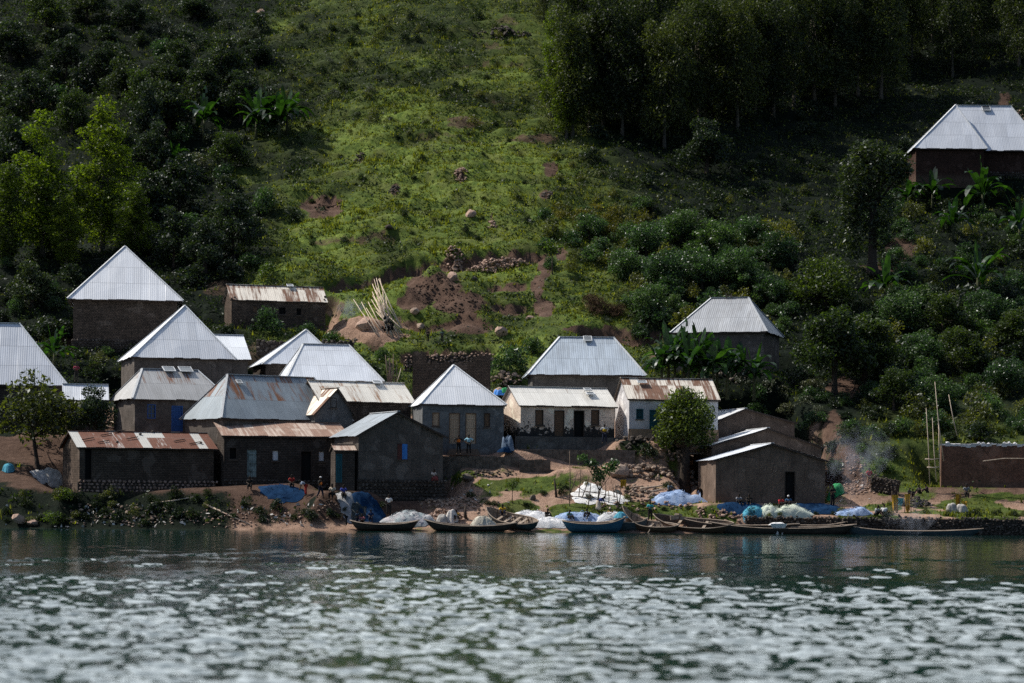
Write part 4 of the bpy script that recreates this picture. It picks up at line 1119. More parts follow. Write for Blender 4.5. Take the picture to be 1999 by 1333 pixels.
# shrubs
SH = {}
def shrub_proto(key, leaf, n, size, seeds, Rr=1.3, Hh=1.7, **kw):
    SH[key] = [crown('shrub', dome_lobes(Rr, Hh, -.1, 8, sd, .45), n, size, M[leaf], sd, **kw) for sd in seeds]
shrub_proto('coffee', 'leaf_coffee', 1500, .21, (201, 202, 203, 204), gap=.08)
shrub_proto('olive', 'leaf_olive', 1100, .20, (211, 212, 213), gap=.12)
shrub_proto('dark', 'leaf_dark', 1100, .26, (221, 222, 223), gap=.10)
shrub_proto('silver', 'leaf_silver', 1100, .20, (231, 232), gap=.13)
shrub_proto('yellow', 'leaf_yellow', 700, .20, (241, 242), gap=.16)
shrub_proto('bright', 'leaf_bright', 1000, .20, (251, 252), gap=.1)
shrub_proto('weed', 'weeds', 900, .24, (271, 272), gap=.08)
shrub_proto('brush', 'dry_brush', 1700, .55, (261,), asp=.06, gap=.05, upb=0.)

def in_pad(x, y, m=.4):
    for (cx, cy, hw, hd, rot, pz) in PADS:
        c, s = math.cos(rot), math.sin(rot); lx = (x - cx) * c + (y - cy) * s; ly = -(x - cx) * s + (y - cy) * c
        if abs(lx) < hw + m and abs(ly) < hd + m: return True
    return False

def shrubs(kind, n, px0, px1, py0, py1, rmin, rmax, label, group, seed, name='shrub', keep=None):
    r = random.Random(seed); pts = []; tries = 0
    while len(pts) < n and tries < n * 14:
        tries += 1
        px, py = r.uniform(px0, px1), r.uniform(py0, py1)
        if keep and not keep(px, py): continue
        p = G(px, py)
        sc = r.uniform(rmin, rmax) / 1.3
        if in_pad(p.x, p.y, 1.0 * sc): continue
        if any((p.x - q[0]) ** 2 + (p.y - q[1]) ** 2 < (1.1 * (sc + q[2])) ** 2 * .7 for q in pts): continue
        pts.append((p.x, p.y, sc))
        k = kind if isinstance(kind, str) else r.choice(kind)
        o = obj_of(r.choice(SH[k]), name, None, (p.x, p.y, p.z - .1), r.uniform(0, 6.28), (sc * r.uniform(.9, 1.2), sc, sc * r.uniform(.8, 1.2)))
        tag(o, label, name.replace('_', ' '), group)

def one(kind, px, py, rr, label, hz=1., name='shrub', Y=None, group=None):
    p = G(px, py) if Y is None else P(px, py, Y); s_ = rr / 1.3
    tag(obj_of(random.choice(SH[kind]), name, None, (p.x, p.y, p.z - .1), random.uniform(0, 6.28), (s_, s_, s_ * hz)), label, 'shrub', group)

shrubs(['coffee', 'coffee', 'coffee', 'olive'], 90, 1225, 1545, 465, 660, .8, 2.3, 'glossy dark green bush in the thicket behind the grey hip roof and banana clump', 'bushes of the thicket behind the banana clump', 1, 'bush')
shrubs(['olive', 'yellow', 'coffee'], 30, 1055, 1260, 410, 530, 1.0, 1.7, 'yellowish shrub at the lower right end of the pasture', 'yellowish shrubs below the pasture', 2)
shrubs(['coffee', 'olive', 'coffee', 'dark'], 85, 1690, 2010, 565, 860, .7, 2.3, 'leafy bush on the slope above the flat topped brick building', 'bushes on the right slope', 3, 'bush')
shrubs(['dark', 'coffee', 'olive'], 40, 1700, 2010, 380, 560, 1.0, 1.7, 'dark shrub on the slope below the double hip roof house', 'shrubs below the double hip roof house', 4)
shrubs(['silver', 'coffee', 'silver'], 15, 1440, 1600, 735, 835, .8, 1.3, 'greyish leaved shrub on the slope above the stepped mud gables', 'greyish shrubs above the mud gables', 5)
shrubs(['dark', 'dark', 'silver', 'coffee'], 52, 0, 520, 40, 330, 1.2, 2.3, 'dark shrub on the shaded slope at the upper left', 'shrubs of the shaded upper left slope', 6)
shrubs(['dark', 'coffee', 'dark'], 34, 250, 490, 330, 560, 1.2, 2.1, 'dark shrub on the slope above the white pyramid roofs', 'shrubs above the white pyramid roofs', 7)
shrubs(['dark', 'coffee', 'dark'], 18, 0, 150, 470, 690, 1.0, 1.6, 'dark shrub at the left edge beside the steep pyramid roof house', 'shrubs at the left edge', 8)
shrubs(['silver', 'olive', 'weed', 'olive'], 70, 540, 1020, 20, 250, .5, 1.1, 'low greyish weed bush on the rough upper pasture', 'weed bushes of the upper pasture', 9, 'weed_bush')
shrubs(['dark', 'olive', 'dark'], 26, 1190, 1650, 330, 460, .6, 1.2, 'low dark bush on the field below the grove', 'bushes on the field below the grove', 10)
shrubs(['coffee', 'dark'], 20, 1590, 1740, 780, 925, .7, 1.25, 'shrub beside the bare earth path right of the mud gables', 'shrubs beside the earth path', 11)
shrubs(['dark', 'weed', 'weed', 'olive'], 30, 0, 430, 968, 1026, .4, .85, 'low weed clump on the left shore bank', 'weed clumps on the left bank', 12, 'weed_clump')
shrubs(['dark'], 22, 1120, 1900, 215, 320, .8, 1.5, 'dark bush at the foot of the grove', 'bushes at the foot of the grove', 13)
shrubs(['silver', 'olive'], 12, 1080, 1200, 310, 400, .5, .9, 'greyish weed bush on the right side of the pasture', 'weed bushes right of the pasture', 14, 'weed_bush')
shrubs(['coffee', 'dark', 'olive'], 10, 140, 240, 655, 740, .5, .9, 'small shrub between the left pyramid roofs', 'shrubs between the left roofs', 15)
shrubs(['weed', 'olive', 'weed'], 22, 1460, 2005, 1001, 1010, .3, .6, 'low weed clump along the top of the shore retaining wall', 'weed clumps on the retaining wall', 16, 'weed_clump')
shrubs(['weed', 'dark'], 14, 440, 760, 985, 1018, .3, .6, 'low weed clump on the dark bank below the blue net', 'weed clumps below the blue net', 17, 'weed_clump')
shrubs(['weed', 'weed', 'olive'], 16, 860, 1360, 935, 1008, .3, .55, 'low weed clump on the bare earth behind the boats', 'weed clumps behind the boats', 18, 'weed_clump')
shrubs(['weed', 'weed', 'silver', 'olive'], 60, 570, 1120, 240, 480, .28, .6, 'small weed bush on the open pasture', 'weed bushes of the open pasture', 19, 'weed_bush')
for a in [('coffee', 516, 418, 1.9, 'bush with glinting whitish leaves at the left edge of the pasture', 1.25), ('dark', 572, 432, 1.3, 'dark bush just right of the bush with glinting leaves'), ('coffee', 522, 650, 1.75, 'dense dark bush in front of the rusty striped hut', 1.25),
          ('coffee', 600, 655, 1.2, 'bush between the rusty striped hut and the white pyramid roof'), ('coffee', 648, 668, 1.1, 'bush on the earth lip right of the white pyramid roof'), ('dark', 445, 652, .9, 'little bush at the left wall foot of the rusty striped hut'),
          ('coffee', 1000, 728, 1.9, 'big dark bush left of the blue grey hip roof by the ruin', 1.3), ('coffee', 1040, 690, 1.3, 'bush behind the left corner of the blue grey hip roof'), ('dark', 725, 735, 1.2, 'bush beside the upright faggot of sticks'),
          ('coffee', 745, 705, 1.1, 'bush below the stone terrace left of the ruin'), ('brush', 1165, 612, 1.7, 'heap of dry brown brushwood above the blue grey hip roof', .9), ('brush', 1200, 618, 1.3, 'smaller dry brushwood at the right of the brown heap', .8),
          ('silver', 1185, 628, .6, 'tiny pale bush in front of the brushwood heap'), ('dark', 1265, 890, .9, 'dark bush on the rubble left of the round topped tree'), ('bright', 100, 1020, 1.0, 'bright green weed clump at the waterline on the left', .8),
          ('bright', 128, 975, .9, 'sunlit green bush on the upper left bank'), ('dark', 1255, 660, .9, 'bush on the terrace behind the big blue grey roof'), ('coffee', 1285, 720, 1.3, 'bush between the blue grey roof and the bananas'),
          ('bright', 520, 540, 1.2, 'bright tall grass clump above the rusty striped hut', 1.2), ('coffee', 1480, 780, 1.2, 'bush under the dark hut wall right of the bananas'), ('dark', 1640, 705, 1.6, 'dark bush under the large mango like tree'),
          ('dark', 170, 735, .8, 'bush between the left edge house and the dull grey roof')]: one(*a[:5], hz=a[5] if len(a) > 5 else 1.)

# bananas
M['banana_stem'] = m_plain('banana_stem', (.05, .055, .025), .8, .4, 4)
def banana_mesh(seed, n=15, L=2.9):
    r = random.Random(seed); v = []
    for i in range(n):
        az = i * 2.4 + r.uniform(-.4, .4); el = R(r.uniform(30, 72)) if i > 1 else R(r.uniform(78, 88)); ln = L * r.uniform(.75, 1.15); wd = r.uniform(.24, .36)
        d = Vector((math.cos(az) * math.cos(el), math.sin(az) * math.cos(el), math.sin(el))); p = Vector((0, 0, 1.5 + r.uniform(-.15, .2)))
        bend = r.uniform(.22, .42) if i > 2 else .03; side = d.cross(Vector((0, 0, 1)))
        side = side.normalized() if side.length > .05 else Vector((math.sin(az), -math.cos(az), 0))
        pts = []; K = 9
        for k in range(K + 1):
            t = k / K; pts.append((p.copy(), side.copy(), wd * (0.08 if t < .12 else math.sin(math.pi * min(1, (t - .06) / .98)) ** .55) if t < 1 else .02))
            p = p + d * (ln / K); d = (d + Vector((0, 0, -bend * (0.4 + t)))).normalized()
        tw = r.uniform(-.5, .5)
        for k in range(K):
            (a, sa, wa), (b, sb, wb) = pts[k], pts[k + 1]
            up = Vector((0, 0, .45))
            for sg in (-1, 1):
                if r.random() < .07: continue
                v += [a, a + (sa + up * tw * sg * .3 + Vector((0, 0, .3))) * wa * sg * 1. if sg > 0 else a + (-sa + Vector((0, 0, .3))) * wa, (b + (sb + Vector((0, 0, .3))) * wb) if sg > 0 else (b + (-sb + Vector((0, 0, .3))) * wb), b]
    me = raw_mesh('leaves', np.array([tuple(q) for q in v]), len(v) // 4, 4, M['leaf_banana'])
    mb = MB(); mb.tube([(0, 0, -.3), (0, 0, .6), (.03, 0, 1.7)], [.15, .13, .07], 8); o = mb.build('stem', M['banana_stem'], None, True); sm = o.data; bpy.data.objects.remove(o)
    return sm, me
BAN = [banana_mesh(s_) for s_ in (1, 2, 3, 4)]
def banana(px, py, sc, label, k, group=None, Y=None, rz=None):
    p = G(px, py) if Y is None else P(px, py, Y)
    e = empty('banana_plant', (p.x, p.y, p.z), random.uniform(0, 6.28) if rz is None else rz, label, 'banana plant', group); e.scale = (sc, sc, sc)
    obj_of(BAN[k % 4][0], 'stem', e); obj_of(BAN[k % 4][1], 'leaves', e)
gl = 'banana plant in the dense clump between the two grey hip roofs'
for i, (px, py, Yb) in enumerate([(1292, 752, 228), (1318, 757, 229), (1345, 764, 227.5), (1372, 760, 229), (1392, 766, 227.5), (1420, 772, 228), (1448, 770, 229), (1472, 774, 228), (1335, 744, 230.5), (1400, 752, 230.5), (1305, 742, 230), (1365, 745, 231)]):
    banana(px, py, 1.08 + .25 * ((i * 7) % 3) / 2, gl, i, 'banana plants in the clump', Yb)
banana(1908, 592, 1.65, 'large banana plant with one upright leaf on the right slope', 1, rz=1.)
banana(1728, 600, 1.25, 'small banana plant with a bright upright leaf right of the dome shaped tree', 2)
banana(1918, 425, 1.7, 'tall banana plant in front of the double hip roof house', 0)
banana(1820, 412, 1.3, 'banana plant below the left corner of the double hip roof house', 3)
banana(1772, 412, 1.0, 'low banana plant between the creeper covered tree and the brick house', 1)
banana(1990, 480, 1.4, 'banana plant cut by the right edge, below the double hip roof house', 2)
banana(1860, 470, 1.2, 'banana plant half buried in shrubs below the tall one', 3)
banana(398, 275, 1.6, 'banana plant on the shaded upper left slope', 0)
banana(335, 352, 1.2, 'sunlit banana plant right of the bright eucalyptus', 1)
banana(105, 722, 1.0, 'banana plant beside the left edge house', 2)
for i, (px, py) in enumerate([(520, 268), (545, 272), (500, 272), (560, 262)]): banana(px, py, 1.5, 'plant in the feathery clump at the left of the pasture', i, 'feathery clump left of the pasture')

# grass and undergrowth, uncountable
def scatter(n, fn, seed, x0=-88, x1=88, y0=199.5, y1=392, m=60):
    r = np.random.default_rng(seed); x = r.uniform(x0, x1, n); y = r.uniform(y0, y1, n)
    z = H(x, y); a, b = proj(x, y, z)
    ok = (a > -m) & (a < 2000 + m) & (b > -m * .6)
    k = fn(a, b, x, y); ok &= r.random(n) < k
    for (cx, cy, hw, hd, rot, pz) in PADS:
        c, s = math.cos(rot), math.sin(rot); lx = (x - cx) * c + (y - cy) * s; ly = -(x - cx) * s + (y - cy) * c
        ok &= ~((np.abs(lx) < hw - .3) & (np.abs(ly) < hd - .3))
    return x[ok], y[ok], z[ok], a[ok], b[ok], r

def grass_fn(a, b, x, y):
    n = fbm(x / 7, y / 7, 67, 3); l = lush_litf(a, b, n)
    return np.clip((.10 + .9 * l) * (1 - 1.6 * soil_at(x, y)), 0, 1) * (y > 200.6) * (.35 + .65 * sstep(-.25, .2, fbm(x / 2.2, y / 2.2, 97, 2)))
x, y, z, a, b, r = scatter(440000, grass_fn, 5)
n = len(x); print('tufts', n)
h = r.uniform(.10, .30, n) * (1 + 1.0 * (fbm(x / 3, y / 3, 99, 2) > .22)); tri = []
for k in range(3):
    az = r.uniform(0, 6.28, n); ln = r.uniform(.1, .7, n) * h; w_ = r.uniform(.05, .10, n)
    bx, by = x + r.normal(0, .12, n), y + r.normal(0, .12, n)
    tri.append(np.stack([np.stack([bx - np.sin(az) * w_, by + np.cos(az) * w_, z - .03], -1), np.stack([bx + np.sin(az) * w_, by - np.cos(az) * w_, z - .03], -1),
                         np.stack([bx + np.cos(az) * ln, by + np.sin(az) * ln, z + h], -1)], 1))
tri = np.concatenate(tri); me = raw_mesh('grass', tri.reshape(-1, 3), len(tri), 3, M['grass'])
tag(obj_of(me, 'grass'), 'short green pasture grass and tufts covering the hill', 'grass', kind='stuff')

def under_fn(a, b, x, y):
    n = fbm(x / 7, y / 7, 67, 3); l = lush_litf(a, b, n)
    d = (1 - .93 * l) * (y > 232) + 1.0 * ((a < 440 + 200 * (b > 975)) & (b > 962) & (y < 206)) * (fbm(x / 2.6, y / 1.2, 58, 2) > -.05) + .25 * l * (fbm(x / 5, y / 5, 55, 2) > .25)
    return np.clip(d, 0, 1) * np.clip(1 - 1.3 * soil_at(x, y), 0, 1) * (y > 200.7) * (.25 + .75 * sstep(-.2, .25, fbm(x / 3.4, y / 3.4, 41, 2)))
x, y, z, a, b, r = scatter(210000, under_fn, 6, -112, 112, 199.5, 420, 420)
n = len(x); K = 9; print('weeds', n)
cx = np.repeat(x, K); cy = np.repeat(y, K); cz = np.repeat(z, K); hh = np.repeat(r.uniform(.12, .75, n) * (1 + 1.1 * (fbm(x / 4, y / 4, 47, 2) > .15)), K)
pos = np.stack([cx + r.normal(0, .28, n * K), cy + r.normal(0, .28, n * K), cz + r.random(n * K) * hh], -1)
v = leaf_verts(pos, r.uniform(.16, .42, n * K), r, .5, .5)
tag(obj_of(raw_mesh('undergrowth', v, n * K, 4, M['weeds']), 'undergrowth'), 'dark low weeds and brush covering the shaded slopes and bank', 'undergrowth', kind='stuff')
# ------------------------------------------------------------------ stones, terraces, ruin
def stone_wall(name, pts, h, thick, size, mat, label, cat, seed, core=True, taper=.0, rough=.12):
    """dry stone wall along ground points; every stone is laid in rough courses on the front and the top"""
    r = random.Random(seed); mb = MB(); o0 = Vector(pts[0]); cb = MB()
    for a, b in zip(pts[:-1], pts[1:]):
        a = Vector(a); b = Vector(b); L = (b - a).length; e = (b - a) / L; nrm = Vector((e.y, -e.x, 0)).normalized()
        z = 0
        while z < h:
            sh = size * r.uniform(.7, 1.15); x = r.uniform(-.2, 0)
            while x < L:
                sw = size * r.uniform(.8, 1.7)
                if z + sh * .6 < h * (1 + rough * vnoise(x / 1.3, a.x, seed) * 2):
                    p = a + e * (x + sw / 2 + r.uniform(-.3, .3) * size) + nrm * (thick / 2 - taper * z + r.uniform(-.07, .07)) + Vector((0, 0, z + sh / 2 + r.uniform(-.35, .35) * size)) - o0
                    mb.stone(p, (sw * r.uniform(.4, .68), size * .5, sh * r.uniform(.42, .75)), r.random())
                x += sw
            z += sh * .92
        n = int(L / size)
        for i in range(n):
            p = a + e * (L * (i + r.random()) / n) + nrm * r.uniform(-thick / 2, thick / 2) + Vector((0, 0, h * (1 + rough * r.uniform(-1, .6)) - .05)) - o0
            mb.stone(p, (size * r.uniform(.5, .8), size * .5, size * r.uniform(.3, .5)), r.random())
        if core:
            c = (a + b) / 2 - o0; cb.bar(a - o0 + Vector((0, 0, h / 2 - .5)), b - o0 + Vector((0, 0, h / 2 - .5)), max(thick - .1, .15), h + .8)
    o = mb.build(name, M[mat], None, False, o0)
    tag(o, label, cat)
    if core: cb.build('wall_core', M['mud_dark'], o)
    return o

def rubble(px, py, rx, ry, hh, n, smin, smax, mat, label, seed, name='rubble_heap', cat='rubble'):
    r = random.Random(seed); c = G(px, py); mb = MB()
    AA = [r.uniform(0, 6.28) for _ in range(n)]; QQ = [math.sqrt(r.random()) for _ in range(n)]
    HH = H(np.array([c.x + q * rx * math.cos(a) for a, q in zip(AA, QQ)]), np.array([c.y + q * ry * math.sin(a) for a, q in zip(AA, QQ)]))
    for i in range(n):
        a, q = AA[i], QQ[i]; x = c.x + q * rx * math.cos(a); y = c.y + q * ry * math.sin(a)
        s = r.uniform(smin, smax) * (1.1 - .4 * q)
        z = float(HH[i]) + hh * (1 - q ** 1.5) * r.uniform(.3, 1.) + s * .15
        mb.stone((x - c.x, y - c.y, z - c.z), (s * r.uniform(.8, 1.3), s * r.uniform(.7, 1.), s * r.uniform(.5, .8)), r.random())
    return tag(mb.build(name if hh > .35 else 'loose_stones' if name == 'rubble_heap' else name, M[mat], None, False, c), label, cat, None, 'stuff' if hh <= .35 else None)

def boulder(px, py, s, mat, label, hz=.7, Y=None, group=None):
    p = G(px, py) if Y is None else P(px, py, Y); mb = MB(); mb.stone((0, 0, s * hz * .35), (s, s * .8, s * hz), px * .37, 2)
    return tag(mb.build('boulder', M[mat], None, False, p), label, 'boulder', group)

# retaining wall along the right shore
pts = []
for px in range(1455, 2130, 45):
    p = P(px, 1040, 201.62); pts.append((p.x, 201.62, -.35))
stone_wall('retaining_wall', pts, 1.75, .3, .27, 'stone_dark', 'dark dry stone retaining wall along the right shore behind the canoes', 'stone wall', 3)
rubble(886, 524, 1.15, .8, 1.5, 130, .16, .34, 'stone_pink', 'short left pile of the dry stone heaps above the earth mound', 5, 'stone_heap', 'stone heap')
rubble(975, 528, 3.7, .8, 1.45, 330, .15, .34, 'stone_pink', 'long dry stone heap right of the short pile above the earth mound', 6, 'stone_heap', 'stone heap')
stone_wall('stone_wall', [G(790, 724), G(960, 720)], 1.55, .4, .3, 'stone_pink', 'stone terrace wall under the grass strip behind the ruin', 'stone wall', 7)
stone_wall('stone_wall', [G(1702, 958), G(1752, 966)], 1.35, .8, .24, 'stone_dark', 'dark stack of stones beside the person in red', 'stone wall', 8, rough=.2)
stone_wall('stone_wall', [G(500, 690), G(690, 690)], 1.3, .4, .42, 'stone_dark', 'low stone edging below the rusty striped hut', 'stone wall', 9)
rubble(1370, 930, 2.6, 2.2, 1.5, 150, .22, .5, 'stone', 'rubble heap between the round topped tree and the mud gables', 11)
rubble(1255, 925, 3.2, 1.3, .8, 110, .22, .48, 'stone', 'row of rough boulders left of the round topped tree', 12)
rubble(1290, 868, 4.2, 1.4, .5, 120, .18, .4, 'stone_dark', 'loose dark stones on the terrace below the whitewashed house', 13)
rubble(868, 1012, 1.9, .9, .8, 110, .16, .34, 'stone_pink', 'pinkish stone pile at the shore behind the dark canoe', 14)
rubble(840, 985, 1.2, .8, .3, 40, .12, .26, 'stone', 'small stones below the stone footing of the dark gable house', 15)
rubble(1660, 935, 2.4, 2.6, .1, 120, .10, .24, 'stone_pink', 'scattered stones and rubbish on the sloping earth path', 16)
rubble(1785, 985, 1.5, 1.0, .7, 80, .14, .3, 'stone_dark', 'dark stone pile by the yellow cloths', 17)
rubble(1290, 985, 5.5, 1.0, .12, 90, .12, .3, 'stone_pink', 'scattered stones on the bare earth below the round topped tree', 18)
rubble(900, 338, .9, 1.6, .5, 60, .16, .34, 'stone_pink', 'stone cairn in the middle of the pasture', 19)
rubble(770, 372, .8, 1.1, .4, 36, .16, .32, 'stone_dark', 'small stone cairn on the pasture, lower left one', 20)
rubble(702, 312, .7, 1.1, .4, 32, .16, .3, 'stone_dark', 'small stone cairn near the left side of the pasture', 21)
rubble(960, 440, .6, 1.0, .3, 22, .16, .32, 'stone_pink', 'few stones at the lower right of the pasture', 22)
rubble(1070, 380, .9, .9, .3, 30, .16, .3, 'stone_dark', 'stones at the right side of the pasture', 23)
rubble(1450, 730, 3.2, 1.0, .5, 50, .22, .5, 'stone_dark', 'tumbled stones below the hut with the dark right roof face', 24)
rubble(1985, 235, 1.6, 2.2, .3, 50, .2, .4, 'stone_pink', 'pale stones on the slope above the double hip roof house', 25)
rubble(985, 745, 1.6, 1.2, .8, 40, .25, .5, 'stone', 'stones between the ruin and the blue grey hip roof', 26)
rubble(450, 1012, 4.0, 1.1, .1, 120, .07, .18, 'stone_pink', 'small pebbles on the left shore bank', 27)
rubble(905, 985, 2.6, 1.6, .15, 110, .10, .26, 'stone', 'loose stones on the slope right of the dark gable house', 28)
rubble(960, 925, 3.0, .8, .1, 70, .10, .24, 'stone_dark', 'small dark stones under the terrace wall of the cement grey house', 29)
rubble(1240, 960, 2.2, 1.6, .12, 90, .12, .30, 'stone', 'stones on the bare earth right of the pole frame', 30)
rubble(1400, 1012, 3.0, .9, .15, 100, .12, .28, 'stone_pink', 'stones on the bank behind the brown open boat', 31)
rubble(1330, 890, 2.2, 1.2, .7, 90, .2, .42, 'stone', 'rubble on the terrace edge left of the round topped tree', 32)
rubble(1680, 955, 1.6, 2.0, .08, 90, .08, .22, 'stone_pink', 'rubbish and stones on the path below the person in red', 33)
rubble(250, 1008, 5.5, 1.4, .1, 120, .10, .28, 'stone', 'stones among the weeds of the left bank', 34)
rubble(590, 1010, 3.4, 1.0, .08, 90, .06, .18, 'stone_pink', 'small stones on the dark bank below the blue net', 35)
rubble(985, 62, 4.5, 2.4, .5, 110, .2, .55, 'stone_dark', 'dark rocks at the top of the pasture beside the grove', 39)
M['clod'] = m_stone('earth_clods', (.075, .048, .036), .4)
rubble(850, 566, 2.8, 2.0, .05, 170, .07, .22, 'clod', 'clods of dug earth on the left mound below the stone heaps', 36, 'earth_clods', 'clods')
rubble(905, 594, 3.2, 1.8, .05, 170, .07, .22, 'clod', 'clods of dug earth on the right mound below the stone heaps', 37, 'earth_clods', 'clods')
rubble(640, 408, 2.2, 1.2, .05, 80, .08, .22, 'clod', 'clods on the bare cut at the left of the pasture', 38, 'earth_clods', 'clods')
for a in [(884, 545, 1.05, 'stone_pink', 'flat topped boulder on the earth mound'), (926, 548, .6, 'stone_dark', 'dark boulder right of the flat topped one on the mound'), (710, 642, 1.35, 'stone_pink', 'large squarish boulder beside the leaning sheaf of poles'), (1035, 624, .6, 'stone_pink', 'pale rounded boulder beside the footpath'),
          (980, 652, .95, 'stone_pink', 'angular pale boulder on the grass strip above the ruin'), (812, 612, .7, 'stone', 'boulder at the left foot of the earth mound'), (918, 420, .8, 'stone_pink', 'pale boulder alone on the lower pasture'), (760, 446, .55, 'wood_dark', 'dark stump like rock at the left of the lower pasture'),
          (510, 27, 1.0, 'stone_pink', 'pinkish boulder at the top left of the hill'), (820, 640, .6, 'stone', 'boulder left on the terrace below the mound'), (1345, 905, .9, 'stone', 'boulder left of the round topped tree trunk'), (1208, 930, 1.2, 'stone', 'big grey boulder behind the pole frame'),
          (912, 938, .7, 'stone_dark', 'dark boulder on the grass below the terrace wall'), (1040, 975, .5, 'stone_dark', 'small squat boulder near the sapling'), (38, 1020, .9, 'stone_pink', 'pale boulder at the left waterline'), (62, 1024, .6, 'stone_pink', 'smaller pale boulder right of the one at the waterline'),
          (1365, 880, .8, 'stone_dark', 'boulder beside the mid mud gable'), (975, 770, .8, 'stone', 'boulder at the left edge of the blue grey roof')]: boulder(*a)

def terrace(name, px0, px1, ptop, Y, h, depth, mat, label):
    a = P(px0, ptop, Y); b = P(px1, ptop, Y); mb = MB(); L = b.x - a.x; r = random.Random(px0)
    n = int(L / .6)
    for i in range(n):   # slightly uneven slabs so that the edge is not ruler straight
        x0 = L * i / n; x1 = L * (i + 1) / n - .012; dz = r.uniform(-.03, .03); dy = r.uniform(-.04, .04)
        mb.box(((x0 + x1) / 2, depth / 2 + dy, -h / 2 + dz), (x1 - x0, depth, h))
    return tag(mb.build(name, M[mat], None, False, a), label, 'terrace wall')
M['terrace'] = m_plain('terrace_masonry', (.115, .098, .085), .95, .5, 2.2, .06)
terrace('terrace_wall', 845, 1012, 890, 211.4, 2.1, 1.0, 'terrace', 'terrace wall in front of the cement grey house')
terrace('terrace_wall', 1014, 1075, 897, 210.8, 1.5, .9, 'terrace', 'short step of terrace wall right of the cement grey house')
terrace('terrace_wall', 1012, 1240, 877, 213.0, 1.5, .8, 'terrace', 'long low terrace wall in front of the cream house')
# steps up to the plank doors
p = P(905, 886, 211.9); mb = MB()
for k in range(3): mb.box((0, .28 * k + .2, .18 * k + .09 - .1), (2.9 - .2 * k, .5, .2))
tag(mb.build('stone_steps', M['concrete'], None, False, p + Vector((0, -.1, 0))), 'worn steps below the two plank doors of the cement grey house', 'steps')

# ruined mud brick wall
e0 = P(805, 760, 230); e1 = P(957, 762, 230); mb = MB(); L = e1.x - e0.x; r = random.Random(9); n = 40
for i in range(n):
    t = i / n; px = 805 + 152 * t
    top = 686 if px < 828 else (708 + 3 * math.sin(i) if px < 900 else (706 if px < 922 else (696 if px < 930 else 691)))
    top += r.uniform(-1.5, 2.0); z = (760 - top) / (F / 230); d = .34
    x0, x1 = L * i / n, L * (i + 1) / n
    A_, B_ = Vector((x0, 0, -1)), Vector((x1, 0, -1))
    for (a, b, hh, uv0) in ((Vector((x0, 0, 0)), Vector((x1, 0, 0)), z, x0), (Vector((x1, d, 0)), Vector((x0, d, 0)), z, x0)):
        mb.face([a + Vector((0, 0, -1.5)), b + Vector((0, 0, -1.5)), b + Vector((0, 0, hh)), a + Vector((0, 0, hh))], [(uv0, -1.5), (uv0 + L / n, -1.5), (uv0 + L / n, hh), (uv0, hh)])
    mb.face([(x0, 0, z), (x1, 0, z), (x1, d, z), (x0, d, z)])
    for xx in (x0, x1): mb.face([(xx, 0, -1), (xx, d, -1), (xx, d, z), (xx, 0, z)], [(0, -1), (d, -1), (d, z), (0, z)])
tag(mb.build('ruined_wall', M['mud'], None, False, e0), 'roofless ruined mud brick wall, sagging in the middle, behind the cement grey house', 'ruined wall')
mb = MB(); mb.stone((0, 0, 0), (1.3, .5, .8), 2, 2)

# ------------------------------------------------------------------ poles
def pole(a, b, r0, label, group=None, name='pole', mat='pole'):
    a = Vector(a); b = Vector(b); m = (a + b) / 2 + Vector((random.uniform(-.08, .08), random.uniform(-.05, .05), -.06))
    mb = MB(); mb.tube([Vector((0, 0, 0)), m - a, b - a], [r0, r0 * .85, r0 * .55], 6)
    return tag(mb.build(name, M[mat], None, True, a), label, 'pole', group)
r = random.Random(21)
base = G(770, 660); s_ = F / base.y
for i in range(28):
    t = i / 27
    if t < .38: bx, by = r.uniform(705, 765), r.uniform(648, 666); tx, ty = r.uniform(690, 735), r.uniform(568, 612)
    else: bx, by = r.uniform(752, 792), r.uniform(640, 662); tx, ty = r.uniform(726, 754), r.uniform(540, 606)
    if t < .38: bx = 730 + (tx - 692) * .9 + r.uniform(-4, 14)
    a = P(bx, by, base.y + r.uniform(-.6, .8)); a.z = max(a.z, Hs(a.x, a.y) - .1)
    b = P(tx, ty, base.y + 3.0 + r.uniform(-.4, .4))
    pole(a, b, r.uniform(.05, .072), 'long peeled pole in the leaning sheaf right of the rusty striped hut', 'poles of the leaning sheaf')
mb = MB(); c = P(757, 632, base.y + .2)
for i in range(16): mb.stone((r.uniform(-.45, .45) + (i - 8) * .02, r.uniform(-.3, .1), r.uniform(-.75, .75) - r.uniform(-.1, .1)), (.22, .18, .26), r.random())
tag(mb.build('dark_bundle', M['tarp_dark'] if 'tarp_dark' in M else M['black'], None, False, c), 'dark bundle of sheeting tied on the leaning sheaf of poles', 'bundle')
for i in range(11):
    bx = r.uniform(756, 774); a = P(bx, 748, 227.5); b = P(bx + r.uniform(-7, 6), r.uniform(680, 712), 228.2)
    pole(a, b, r.uniform(.04, .08), 'stick in the upright faggot left of the ruin', 'sticks of the upright faggot', 'stick', 'pole_dark')
for (bx, by, tx, ty) in [(775, 745, 783, 718), (1815, 948, 1808, 796), (1828, 940, 1820, 815), (1842, 900, 1825, 745), (1835, 930, 1832, 818), (1868, 850, 1852, 770)]:
    Y = 227.5 if bx < 1000 else 209.5
    pole(P(bx, by, Y), P(tx, ty, Y + .3), .045, 'leaning stick right of the faggot' if bx < 1000 else 'tall thin pole standing left of the flat topped brick building', None if bx < 1000 else 'poles left of the flat topped brick building', 'pole', 'pole')
for (x0, x1, py) in [(1806, 1834, 896), (1810, 1834, 912)]: pole(P(x0, py, 209.4), P(x1, py - 1, 209.6), .06, 'upper cross pole tied at the brick building corner' if py < 900 else 'lower cross pole tied at the brick building corner')
